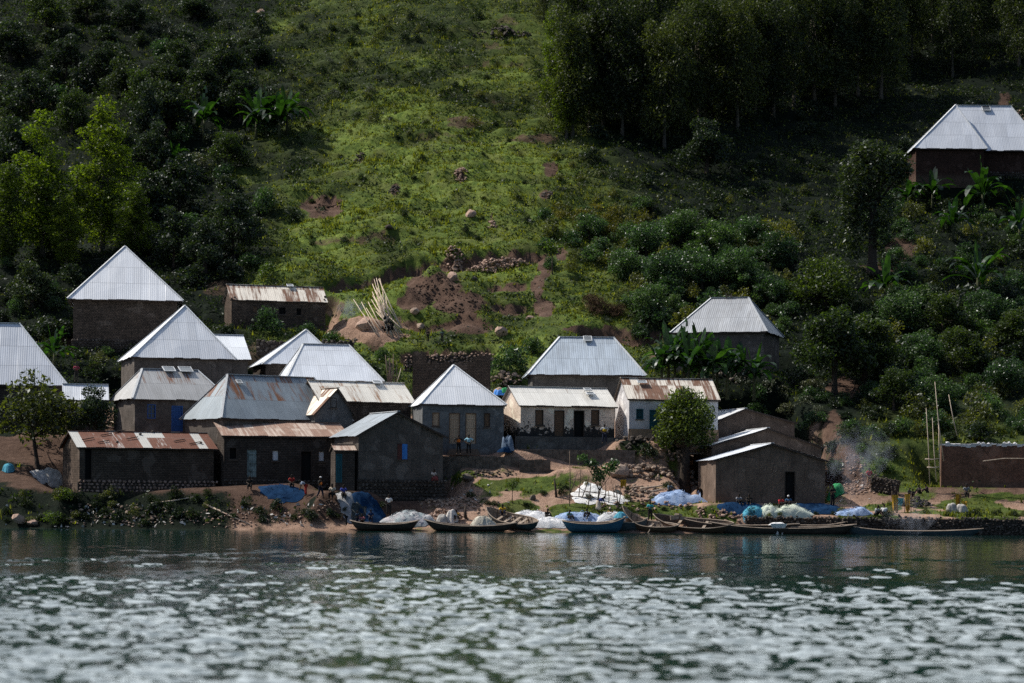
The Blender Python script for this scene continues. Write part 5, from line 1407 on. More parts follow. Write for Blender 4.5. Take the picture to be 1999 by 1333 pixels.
p = G(1086, 970); pole(p, P(1082, 934, p.y), .12, 'short crooked dark post standing alone on the bare earth', None, 'post', 'wood_dark')
p = G(910, 1014); pole(p, P(909, 988, p.y), .16, 'thick dark post at the shore behind the long canoe', None, 'post', 'wood_dark')
for (x0, y0, x1, y1, lb) in [(398, 985, 488, 1026, 'long pale pole lying down the left bank'), (1250, 955, 1315, 945, 'log lying at the foot of the round topped tree'), (1258, 962, 1300, 955, 'shorter log beside the one under the round topped tree'),
                             (215, 825, 258, 832, 'pale branch lying by the dull grey house'), (205, 832, 226, 838, 'short pale branch left of the dull grey house'), (295, 985, 380, 972, 'grey pole lying on the bank below the shack')]:
    a, b = G(x0, y0), G(x1, y1); pole(a + Vector((0, 0, .1)), b + Vector((0, 0, .1)), .08, lb, None, 'log' if 'log' in lb else 'pole')
# open pole frame by the shore
e = empty('drying_frame', G(1160, 988), 0, 'rickety frame of thin poles around the small glossy tree', 'drying frame')
Yf = e.location.y; mb_l = []
def fl(px, py, dy=0.): return P(px, py, Yf + dy) - Vector(e.location)
for (bx, by, tx, ty, dy) in [(1112, 992, 1112, 880, 0), (1112, 965, 1127, 922, .1), (1128, 985, 1134, 916, 1.2), (1136, 972, 1150, 930, 1.), (1147, 995, 1154, 934, -.1), (1163, 985, 1176, 942, .8), (1181, 980, 1182, 938, 1.2), (1200, 988, 1196, 945, 1.), (1206, 990, 1201, 945, .2), (1207, 992, 1212, 950, 0), (1188, 985, 1188, 958, .4)]:
    m_ = MB(); m_.tube([fl(bx, by, dy), fl((bx + tx) / 2 + 1, (by + ty) / 2, dy), fl(tx, ty, dy)], [.05, .045, .03], 6); m_.build('post', M['pole_dark'], e, True)
for (x0, y0, x1, y1, dy) in [(1110, 936, 1160, 937, .05), (1110, 939, 1140, 958, .06), (1112, 968, 1205, 975, .02), (1140, 958, 1205, 970, .9), (1112, 960, 1180, 961, 1.1)]:
    m_ = MB(); m_.tube([fl(x0, y0, dy), fl(x1, y1, dy)], [.035, .03], 6); m_.build('rail', M['pole_dark'], e, True)

# ------------------------------------------------------------------ nets, sheets, sacks
def m_net(name, col, col2):
    t = NT(name); tc = t.tc(); n1 = t.noise(tc, 1.4, 4, .6); n2 = t.noise(t.mapping(tc, (1, 1, 2.5)), 9., 4, .7); n3 = t.noise(tc, 45., 2)
    c = t.mix(t.maprange(n1, .35, .65), col, col2); c = t.mix(t.math('MULTIPLY', t.maprange(n2, .5, .72), .35), c, [k * .45 for k in col])
    c = t.mix(t.math('MULTIPLY', n3, .4), c, [min(1, k * 1.4) for k in col2])
    d = t.bsdf(c, .9, normal=t.bump(t.math('ADD', n2, t.math('MULTIPLY', n3, .4)), .05), spec=.05)
    return t.done(d)
M['net_blue'] = m_net('net_dark_blue', (.006, .022, .060), (.012, .045, .115)); M['net_light'] = m_net('net_light_blue', (.16, .27, .50), (.42, .52, .72))
M['net_white'] = m_net('net_white', (.55, .57, .62), (.85, .85, .87)); M['net_teal'] = m_net('net_teal_grey', (.20, .30, .33), (.55, .52, .54))
M['net_cream'] = m_net('net_cream', (.42, .40, .34), (.66, .62, .54)); M['net_mint'] = m_net('net_mint', (.50, .60, .50), (.72, .78, .66)); M['net_turq'] = m_net('net_turquoise', (.05, .24, .36), (.14, .44, .58))
M['sheet_white'] = m_net('sheet_white', (.74, .74, .76), (.86, .86, .87)); M['sack'] = m_plain('dirty_sacking', (.42, .40, .38), .85, .4, 3, .05); M['tarp_dark'] = m_plain('dark_tarp', (.02, .03, .035), .5, .6, 4, .05)
M['tarp_grey'] = m_plain('grey_plastic', (.34, .34, .36), .5, .4, 3, .04); M['cloth_yellow'] = m_plain('yellow_cloth', (.48, .28, .03), .85, .4, 4, .04); M['cloth_teal'] = m_plain('teal_cloth', (.06, .42, .52), .8, .3, 4, .03)
M['cloth_green'] = m_plain('green_cloth', (.03, .28, .10), .8, .3, 4, .03); M['litter'] = m_plain('scrap', (.55, .53, .52), .8, .5, 9)

def heap(name, c, rx, ry, h, mat, label, cat, seed, rot=0., sharp=1.6, ruff=.22, follow=True, wav=0.9, strands=0, group=None):
    """soft pile on the ground: ragged outline, folds, a few loose threads"""
    c = Vector(c); nr, na = 16, 46; mb = MB(); cs, sn = math.cos(rot), math.sin(rot)
    Q, A = np.meshgrid(np.arange(nr + 1) / nr, 2 * np.pi * np.arange(na) / na, indexing='ij')
    RAG = 1 + .46 * vnoise(np.cos(A) * 1.6 + seed * 3.1, np.sin(A) * 1.6, seed) + .24 * vnoise(np.cos(A) * 5 + seed, np.sin(A) * 5, seed + 1)
    LX, LY = rx * Q * RAG * np.cos(A), ry * Q * RAG * np.sin(A); XX, YY = LX * cs - LY * sn, LX * sn + LY * cs
    GZ = (H(c.x + XX, c.y + YY) - c.z) if follow else XX * 0
    FF = np.maximum(0, 1 - Q ** (sharp + .6)) * (1 - .25 * np.exp(-(Q / .25) ** 2) * (sharp < 2)); NZ = fbm((LX + 9 * seed) / wav, LY / wav, seed + 7, 3); N2 = vnoise(LX * 5 + seed, LY * 5, seed + 3)
    ZZ = GZ + .02 + h * FF * (1 + ruff * 2.6 * NZ + .07 * N2) + .05 * (1 - FF) * (N2 + .5)
    rows = [[Vector((XX[i, j], YY[i, j], ZZ[i, j])) for j in range(na)] for i in range(nr + 1)]
    b = len(mb.v); mb.v += [tuple(p) for row in rows for p in row]
    for i in range(nr):
        for j in range(na):
            j2 = (j + 1) % na; mb.f.append((b + i * na + j, b + (i + 1) * na + j, b + (i + 1) * na + j2, b + i * na + j2)); mb.uv.append([(0, 0)] * 4)
    r = random.Random(seed * 13 + 1)
    o = mb.build(name, M[mat], None, True, c)
    if strands:
        sb = MB()
        for k in range(strands):
            i = r.randint(3, nr - 1); j = r.randint(0, na - 1); p = rows[i][j] + Vector((0, 0, .03)); q = rows[min(nr, i + r.randint(-3, 3))][(j + r.randint(-5, 5)) % na] + Vector((0, 0, .04)); m_ = (p + q) / 2 + Vector((0, 0, r.uniform(.02, .18)))
            sb.tube([p, m_, q], [.012, .016, .012], 3)
        so_ = sb.build('loose_threads', M[mat], o)
        tag(so_, kind='stuff')
    return tag(o, label, cat, group)

heap('fishing_net', G(548, 958), 1.9, 1.4, .35, 'net_blue', 'dark blue net spread down the slope below the long rusty roof house', 'fishing net', 1, rot=-.5, strands=40)
heap('fishing_net', G(718, 1004), 1.5, .9, .85, 'net_blue', 'dark blue net heap behind the left canoe', 'fishing net', 2, strands=40)
heap('fishing_net', G(800, 1020), 2.2, 1.0, .85, 'net_teal', 'greyish teal net heap between the two dark canoes', 'fishing net', 3, strands=60)
heap('fishing_net', G(1030, 1012), 1.9, .9, .55, 'net_white', 'white net behind the beached plank boat', 'fishing net', 5, strands=30)
heap('fishing_net', G(1072, 1024), 1.8, .9, .5, 'net_white', 'white net left of the blue boat', 'fishing net', 6, strands=30)
heap('fishing_net', G(1128, 1014), 2.1, .8, .6, 'net_light', 'pale blue net behind the blue boat', 'fishing net', 7, strands=30)
heap('fishing_net', G(1193, 1016), 1.3, .7, .6, 'net_white', 'white net at the right end of the blue boat', 'fishing net', 8, strands=20)
heap('net_sheet', G(1150, 966), 1.7, 1.25, .2, 'sheet_white', 'large white net spread to dry behind the pole frame, left part', 'fishing net', 9, ruff=.5, sharp=3., wav=.8, rot=.2)
heap('net_sheet', G(1192, 974), 1.7, .9, .2, 'sheet_white', 'smaller white net spread to the right behind the pole frame', 'fishing net', 49, ruff=.5, sharp=3., wav=.8, rot=-.3)
heap('fishing_net', G(1325, 976), 2.1, .95, .75, 'net_light', 'light blue net left below the round topped tree', 'fishing net', 10, strands=50)
heap('fishing_net', G(1384, 972), 1.0, .7, .6, 'net_light', 'light blue net right of the round topped tree trunk', 'fishing net', 11, strands=20)
heap('fishing_net', G(1450, 993), 2.3, .8, .35, 'net_blue', 'flat dark blue net left below the front mud gable', 'fishing net', 12, strands=20)
heap('fishing_net', G(1595, 995), 2.4, .9, .42, 'net_blue', 'flat dark blue net right of the dark doorway', 'fishing net', 13, strands=20)
heap('fishing_net', G(1472, 1004), 1.0, .7, .75, 'net_turq', 'turquoise net heap in front of the front mud gable', 'fishing net', 14, strands=40)
heap('fishing_net', G(1536, 1004), 2.2, .7, .62, 'net_mint', 'long pale mint net heap in front of the front mud gable', 'fishing net', 15, sharp=2.4, strands=40)
heap('fishing_net', G(1503, 1003), .95, .6, .62, 'net_mint', 'high pale mint net heap beside the turquoise one', 'fishing net', 16, strands=20)
heap('fishing_net', G(1665, 1005), 1.6, .7, .55, 'net_light', 'light blue net at the foot of the earth path', 'fishing net', 17, strands=30)
M['net_grey'] = m_net('net_blue_grey', (.05, .085, .14), (.20, .26, .36))
heap('fishing_net', P(990, 881, 212.3), .62, .5, .85, 'net_grey', 'tall blue grey net pile between the grey and cream houses', 'fishing net', 18, sharp=5, strands=30, follow=False, ruff=.45, wav=.5)
heap('fishing_net', P(985, 884, 212.0), .7, .4, .6, 'net_blue', 'dark blue net at the foot of the tall net pile', 'fishing net', 19, strands=10, sharp=3, follow=False)
heap('plastic_sheet', G(688, 992), 1.4, .8, .3, 'tarp_grey', 'grey plastic sheet lying left of the dark blue net heap', 'plastic sheet', 20, rot=-.4, ruff=.8)
heap('tarpaulin', G(703, 1010), 1.1, .6, .75, 'tarp_dark', 'dark tarpaulin thrown behind the left canoe', 'tarpaulin', 21)
heap('sack', G(16, 920), .55, .45, .7, 'net_turq', 'teal and white bundle lying at the left edge', 'sack', 22, sharp=3)
heap('sack', G(104, 934), .85, .5, .55, 'sack', 'grey sack on the ground left of the shack', 'sack', 23)
heap('sack', G(78, 930), .8, .4, .2, 'litter', 'pale flattened sack left of the grey one', 'sack', 24)
heap('sack', G(1857, 999), .55, .4, .85, 'sack', 'stuffed grey sack on the right shore path', 'sack', 25, sharp=3.5)
heap('sack', G(1877, 999), .6, .4, .6, 'sack', 'lower grey sack right of the stuffed one', 'sack', 26, sharp=3)
heap('sack', G(862, 1022), .55, .4, .75, 'sack', 'grey bundle standing by the pinkish stone pile', 'sack', 27, sharp=3)
heap('sack', G(882, 1018), .5, .4, .9, 'litter', 'pale bundle right of the grey bundle at the stone pile', 'sack', 28, sharp=3)
heap('cloth', G(945, 885), .55, .35, .3, 'litter', 'white cloth lying on the terrace by the steps', 'cloth', 29)
heap('cloth', P(975, 772, 219), .5, .4, .75, 'cloth_blue' if 'cloth_blue' in M else 'blue_bright', 'blue cloth bundle left of the cream house roof', 'cloth', 30, follow=False, sharp=3)
heap('cloth', P(985, 768, 219), .35, .4, .75, 'cloth_green', 'green cloth bundle left of the cream house roof', 'cloth', 31, follow=False, sharp=3)
heap('cloth', G(1632, 968), .8, .5, 1.0, 'cloth_green', 'dark green cloth heap right of the front mud gable', 'cloth', 32, sharp=3)
heap('cloth', G(1205, 962), .4, .3, .15, 'tarp_dark', 'dark cloth behind the pole frame', 'cloth', 33)

def hanging(name, px0, px1, py0, py1, Y, mat, label, seed, cat='cloth', taper=.6):
    """cloth draped over a cross stick on two posts"""
    r = random.Random(seed); a = P(px0, py0, Y); b = P(px1, py0, Y); h = (py1 - py0) / (F / Y); mb = MB(); nu, nv = 12, 10; L = (b - a).length
    o0 = P((px0 + px1) / 2, py1, Y)
    vs = []
    for v in range(nv + 1):
        for u in range(nu + 1):
            t = u / nu; w = 1 - taper * abs(t - .5) * (v / nv) * 1.2
            vs.append(a.lerp(b, .5 + (t - .5) * w) + Vector((0, .14 * math.sin(t * 15 + seed) * (v / nv) + .25 * (v / nv) * (-1 if seed % 2 else 1), -h * v / nv * (1 + .12 * math.sin(t * 9 + seed)))) - o0)
    mb.v = [tuple(q) for q in vs]
    for v in range(nv):
        for u in range(nu): i = v * (nu + 1) + u; mb.f.append((i, i + 1, i + nu + 2, i + nu + 1)); mb.uv.append([(0, 0)] * 4)
    return tag(mb.build(name, M[mat], None, True, o0), label, cat)
Yk = G(1757, 1000).y
hanging('cloth', 1740, 1754, 966, 1000, Yk, 'cloth_yellow', 'ochre yellow cloth hanging at the left of the drying sticks', 1)
hanging('cloth', 1752, 1765, 972, 986, Yk - .1, 'cloth_teal', 'bright teal cloth hanging between two yellow cloths', 2)
hanging('cloth', 1766, 1777, 964, 1000, Yk, 'cloth_yellow', 'ochre yellow cloth hanging right of the teal one', 3)
Yk2 = G(1880, 996).y
hanging('cloth', 1865, 1877, 965, 990, Yk2, 'cloth_yellow', 'ochre cloth hanging behind the stuffed sacks', 4)
hanging('cloth', 1876, 1889, 978, 992, Yk2, 'cloth_yellow', 'low ochre cloth right of the stuffed sacks', 5)
hanging('plastic_bag', 1211, 1223, 936, 950, G(1208, 985).y, 'cloth_yellow', 'yellow bag hung on the right post of the pole frame', 6, 'bag', .2)
for (px, a, b, lb) in [(1740, 1000, 958, 'first drying stick from the left holding the yellow cloths'), (1752, 1000, 960, 'second drying stick from the left holding the yellow cloths'), (1766, 1000, 958, 'third drying stick from the left by the teal cloth'), (1778, 1000, 960, 'rightmost drying stick holding the yellow cloths'), (1872, 998, 955, 'thin stick behind the stuffed sacks')]:
    Yq = Yk if px < 1800 else Yk2; q = P(px, a, Yq + .05); q.z = Hs(q.x, q.y) - .1; pole(q, P(px + 1, b, Yq + .05), .035, lb, None, 'stick', 'pole_dark')

# scraps along the bank
r2_ = np.random.default_rng(77); mb = MB()
for i in range(420):
    if i < 300: px, py = r2_.uniform(0, 700), r2_.uniform(985, 1030)
    elif i < 370: px, py = r2_.uniform(1600, 1700), r2_.uniform(900, 985)
    else: px, py = r2_.uniform(830, 1000), r2_.uniform(930, 985)
    if vnoise(px / 60, py / 12, 5) < -.05: continue
    p = G(px, py); s = r2_.uniform(.05, .16); d = unit(2, r2_) * s
    q = p + Vector((0, 0, .06)); d0, d1 = Vector(d[0]), Vector(d[1])
    mb.face([q - d0 - d1, q + d0 - d1, q + d0 + d1, q - d0 + d1])
tag(mb.build('litter', M['litter']), 'pale scraps and rubbish scattered on the bank', 'litter', kind='stuff')

# ------------------------------------------------------------------ boats
def m_hull(name, col, col2):
    t = NT(name); tc = t.tc(); n = t.noise(t.mapping(tc, (.5, 2, 3)), 2.4, 5, .65); n2 = t.noise(tc, 12., 3)
    sx = t.n('ShaderNodeSeparateXYZ'); t.put(sx.inputs[0], tc)
    c = t.mix(t.maprange(n, .4, .65), col, col2); c = t.mix(t.math('MULTIPLY', t.maprange(n2, .5, .7), .5), c, [k * .4 for k in col])
    return t.done(t.bsdf(c, .75, normal=t.bump(n, .02), spec=.25))
M['hull_dark'] = m_hull('hull_dark_wood', (.035, .030, .028), (.075, .060, .050)); M['hull_brown'] = m_hull('hull_brown_wood', (.085, .052, .036), (.15, .10, .07)); M['hull_blue'] = m_hull('hull_worn_blue', (.03, .11, .20), (.06, .16, .25))
M['hull_slate'] = m_hull('hull_slate_blue', (.035, .065, .085), (.08, .10, .11)); M['boat_in'] = m_hull('boat_inside_wood', (.26, .20, .155), (.42, .35, .29)); M['boat_in_dark'] = m_hull('boat_inside_dark', (.10, .075, .06), (.18, .14, .115))

def boat(label, px_l, px_r, py_bot, Y, hd, beam, depth, sl, sr, hull, inside, seats=3, yaw=0., pitch=0., roll=0., zoff=0., L=None, planks=0):
    depth *= 1.12; sl *= .8 if sl < 1 else 1.2; sr *= .8
    a = P(px_l, py_bot, Y); b = P(px_r, py_bot, Y)
    if L is None: L = (b.x - a.x) / math.cos(yaw)
    c = (a + b) / 2; c.z = P((px_l + px_r) / 2, py_bot, Y).z + zoff
    e = empty('boat', c, 0, label, 'boat'); e.rotation_euler = (roll, pitch, yaw)
    n = 22; sec = []
    for i in range(n + 1):
        t = i / n; u = 2 * t - 1; x = L * (t - .5)
        hb = beam / 2 * max(0, 1 - abs(u) ** 2.6) ** .75 + .03
        s = sl * max(0, -u) ** 2.4 + sr * max(0, u) ** 2.4
        zk = (s + depth * .75) * max(0, (abs(u) - .72) / .28) ** 1.6 * .9; g = depth + s
        xk = x * (1 - .06 * abs(u) ** 3)
        sec.append((x, xk, hb, min(zk, g - .04), g))
    def skin(off):
        mb = MB(); rows = []
        for (x, xk, hb, zk, g) in sec:
            w = max(hb - off, .004); z0 = min(zk + off * 1.2, g - .01)
            rows.append([(x, -w, g), (xk * .5 + x * .5, -w * .88, z0 + (g - z0) * .45), (xk, -w * .55, z0 + (g - z0) * .06), (xk, 0, z0), (xk, w * .55, z0 + (g - z0) * .06), (xk * .5 + x * .5, w * .88, z0 + (g - z0) * .45), (x, w, g)])
        mb.v = [p for row in rows for p in row]
        for i in range(n):
            for j in range(6):
                q = (i * 7 + j, (i + 1) * 7 + j, (i + 1) * 7 + j + 1, i * 7 + j + 1); mb.f.append(q if off == 0 else q[::-1]); mb.uv.append([(0, 0)] * 4)
        return mb
    skin(0).build('hull', M[hull], e, True); skin(.05).build('lining', M[inside], e, True)
    for sg in (-1, 1):
        gb = MB(); gb.tube([(x, sg * (hb - .02), g + .01) for (x, xk, hb, zk, g) in sec], [.045] * (n + 1), 4); gb.build('gunwale', M['boat_in'], e)
    for k in range(seats):
        i = int(n * (.2 + .6 * (k + .5) / seats)); x, xk, hb, zk, g = sec[i]; tb = MB(); tb.box((x, 0, g - .16), (.24, 2 * hb - .1, .05)); tb.build('thwart', M['boat_in'], e)
    rb = MB()
    for k in range(8):
        i = 3 + 2 * k; x, xk, hb, zk, g = sec[i]
        rb.tube([(x, -hb + .07, g - .03), (x, -hb * .5, zk + .09), (x, hb * .5, zk + .09), (x, hb - .07, g - .03)], [.028] * 4, 4)
    rb.build('ribs', M['boat_in_dark'], e)
    return e
boat('dark canoe with pale rim moored farthest left at the shore', 683, 818, 1037, 200.0, 0, 1.25, .50, .35, .40, 'hull_dark', 'boat_in_dark', 3, zoff=.05, roll=R(4))
boat('long low dark canoe carrying the cream net heap', 828, 1008, 1038, 199.8, 0, 1.2, .42, .60, .32, 'hull_dark', 'boat_in_dark', 3, zoff=.05, roll=R(5))
boat('beached plank boat with pale open inside and slate blue side', 955, 1050, 1037, 201.2, 0, 1.75, .62, .75, .2, 'hull_slate', 'boat_in', 4, yaw=R(-34), pitch=R(8), roll=R(22), zoff=.42, L=5.2)
boat('short bright blue painted boat in front of the white nets', 1097, 1222, 1040, 199.8, 0, 1.55, .66, .25, .75, 'hull_blue', 'boat_in', 2, zoff=.05, roll=R(5))
boat('dark slate boat half hidden right of the blue painted boat', 1196, 1256, 1040, 200.7, 0, 1.4, .72, .1, .5, 'hull_slate', 'boat_in', 1, yaw=R(12), zoff=.05, L=3.4)
boat('brown boat with a tall upright bow of pale planks', 1218, 1322, 1042, 200.6, 0, 1.6, .58, 1.15, .12, 'hull_brown', 'boat_in', 1, yaw=R(-20), pitch=R(4), roll=R(16), zoff=.2, L=4.9)
boat('brown open boat with wooden boxes inside', 1278, 1432, 1044, 200.8, 0, 1.95, .66, .75, .3, 'hull_brown', 'boat_in_dark', 2, yaw=R(-20), pitch=R(3), roll=R(23), zoff=.3)
boat('long dark canoe behind the one with the white cloth', 1326, 1560, 1042, 200.7, 0, 1.3, .55, .75, .2, 'hull_dark', 'boat_in_dark', 3, yaw=R(-3), zoff=.1)
boat('long dark canoe with a white cloth over its side', 1385, 1672, 1046, 199.6, 0, 1.35, .55, .55, .42, 'hull_dark', 'boat_in_dark', 4, zoff=.05, roll=R(4))
boat('low dark boat against the stone wall behind the cloth draped canoe', 1520, 1650, 1042, 200.9, 0, 1.1, .55, .1, .35, 'hull_dark', 'boat_in_dark', 2, zoff=.1)
boat('longest slate blue canoe at the right under the stone wall', 1640, 1920, 1051, 199.9, 0, 1.3, .55, .62, .30, 'hull_slate', 'boat_in_dark', 4, zoff=.0)
heap('fishing_net', P(947, 1028, 199.8), 1.05, .5, .95, 'net_cream', 'cream net heap lying in the long low canoe', 'fishing net', 40, follow=False, strands=50)
heap('cloth', P(1518, 1026, 199.3), .75, .35, .3, 'sheet_white', 'white cloth draped over the side of the long canoe', 'cloth', 41, follow=False)
hanging('cloth', 1504, 1536, 1022, 1045, 198.85, 'sheet_white', 'hanging end of the white cloth on the canoe side', 42, 'cloth', .9)
heap('cloth', P(1212, 1012, 200.2), .55, .3, .45, 'net_turq', 'teal cloth rolled on the bow of the blue boat', 'cloth', 43, follow=False)
e = P(1322, 1017, 200.8); mb = MB()
for k, (dx, dz, w, h) in enumerate([(-.2, .15, .7, .3), (.35, .1, .5, .22), (.1, .42, .55, .16)]):
    mb = MB(); mb.box((0, 0, 0), (w, .45, .05)); mb.box((0, .2, h / 2 + .025), (w, .04, h)); mb.box((0, -.2, h / 2 + .025), (w, .04, h))
    for sx_ in (-1, 1): mb.box((sx_ * (w / 2 - .02), 0, h / 2 + .025), (.04, .36, h))
    o = mb.build('wooden_box', M['boat_in'], None, False, e + Vector((dx, .1 * k, dz))); o.rotation_euler = (0, .15 * (k - 1), .5 * k)
    tag(o, ['left wooden box in the brown open boat', 'right wooden box in the brown open boat', 'top wooden box in the brown open boat'][k], 'box')
mb = MB(); a = P(1272, 1024, 200.0); b = P(1263, 1044, 199.2); pole(b, a, .03, 'thin paddle leaning on the brown boat', None, 'paddle', 'pole')
# ------------------------------------------------------------------ people
M['skin'] = m_plain('dark_skin', (.055, .032, .022), .6, .15, 9, .002); M['hair'] = m_plain('black_hair', (.010, .009, .009), .9, .2, 30)
CL = {}
def cloth(c):
    k = tuple(c)
    if k not in CL: CL[k] = m_plain('clothing', c, .9, .2, 7, .01)
    return CL[k]

def skin_mesh(name, verts, edges, radii, root=0, sub=1):
    me = bpy.data.meshes.new(name); me.from_pydata(verts, edges, []); o = bpy.data.objects.new(name, me); COL.objects.link(o)
    md = o.modifiers.new('s', 'SKIN'); md.use_smooth_shade = True
    for i, rr in enumerate(radii):
        sv = me.skin_vertices[0].data[i]; sv.radius = rr if hasattr(rr, '__len__') else (rr, rr); sv.use_root = (i == root)
    ms = o.modifiers.new('u', 'SUBSURF'); ms.levels = sub; ms.render_levels = sub
    dg = bpy.context.evaluated_depsgraph_get(); m2 = bpy.data.meshes.new_from_object(o.evaluated_get(dg)); m2.name = name
    bpy.data.objects.remove(o); bpy.data.meshes.remove(me)
    m2.materials.clear(); m2.materials.append(None)
    m2.polygons.foreach_set('use_smooth', [True] * len(m2.polygons))
    return m2

V = Vector
def pose_joints(pose):
    """joint positions, the person looking along -y, feet at z = 0"""
    J = dict(pelvis=V((0, 0, .93)), chest=V((0, .01, 1.25)), neck=V((0, 0, 1.46)), head=V((0, -.02, 1.60)))
    for s, n in ((-1, 'r'), (1, 'l')):
        J['sh' + n] = V((s * .19, 0, 1.41)); J['el' + n] = V((s * .25, .03, 1.13)); J['wr' + n] = V((s * .25, -.06, .88))
        J['hip' + n] = V((s * .095, 0, .90)); J['kn' + n] = V((s * .11, -.02, .49)); J['an' + n] = V((s * .12, .02, .08)); J['toe' + n] = V((s * .14, -.16, .03))
    if pose == 'akimbo':
        for s, n in ((-1, 'r'), (1, 'l')): J['el' + n] = V((s * .43, .07, 1.17)); J['wr' + n] = V((s * .20, -.05, 1.02)); J['kn' + n].x = s * .13; J['an' + n].x = s * .16; J['toe' + n].x = s * .2
    elif pose == 'hold':
        for s, n in ((-1, 'r'), (1, 'l')): J['el' + n] = V((s * .27, -.05, 1.13)); J['wr' + n] = V((s * .07, -.27, 1.18))
    elif pose == 'stride':
        J['knl'] = V((.1, -.16, .5)); J['anl'] = V((.1, -.22, .09)); J['toel'] = V((.11, -.4, .03)); J['knr'] = V((-.1, .06, .48)); J['anr'] = V((-.1, .26, .12)); J['toer'] = V((-.1, .1, .03)); J['wrl'] = V((.24, .1, .92)); J['wrr'] = V((-.24, -.22, .95))
    elif pose == 'bend':
        J['chest'] = V((0, -.24, 1.12)); J['neck'] = V((0, -.40, 1.20)); J['head'] = V((0, -.53, 1.25))
        for s, n in ((-1, 'r'), (1, 'l')): J['sh' + n] = V((s * .18, -.36, 1.16)); J['el' + n] = V((s * .2, -.44, .88)); J['wr' + n] = V((s * .13, -.52, .64))
    elif pose in ('sit', 'stool'):
        dz = -.80 if pose == 'sit' else -.47
        for k in ('pelvis', 'chest', 'neck', 'head', 'shr', 'shl'): J[k].z += dz
        J['chest'].y -= .05; J['neck'].y -= .12; J['head'].y -= .17
        for s, n in ((-1, 'r'), (1, 'l')):
            J['sh' + n].y -= .1; J['hip' + n] = V((s * .1, -.02, .92 + dz))
            if pose == 'sit': J['kn' + n] = V((s * .17, -.40, .44)); J['an' + n] = V((s * .13, -.60, .09)); J['toe' + n] = V((s * .14, -.76, .03)); J['el' + n] = V((s * .27, -.24, .40)); J['wr' + n] = V((s * .10, -.42, .38))
            else: J['kn' + n] = V((s * .14, -.42, .48)); J['an' + n] = V((s * .13, -.42, .09)); J['toe' + n] = V((s * .14, -.58, .03)); J['el' + n] = V((s * .27, -.16, .70)); J['wr' + n] = V((s * .12, -.36, .62))
    return J

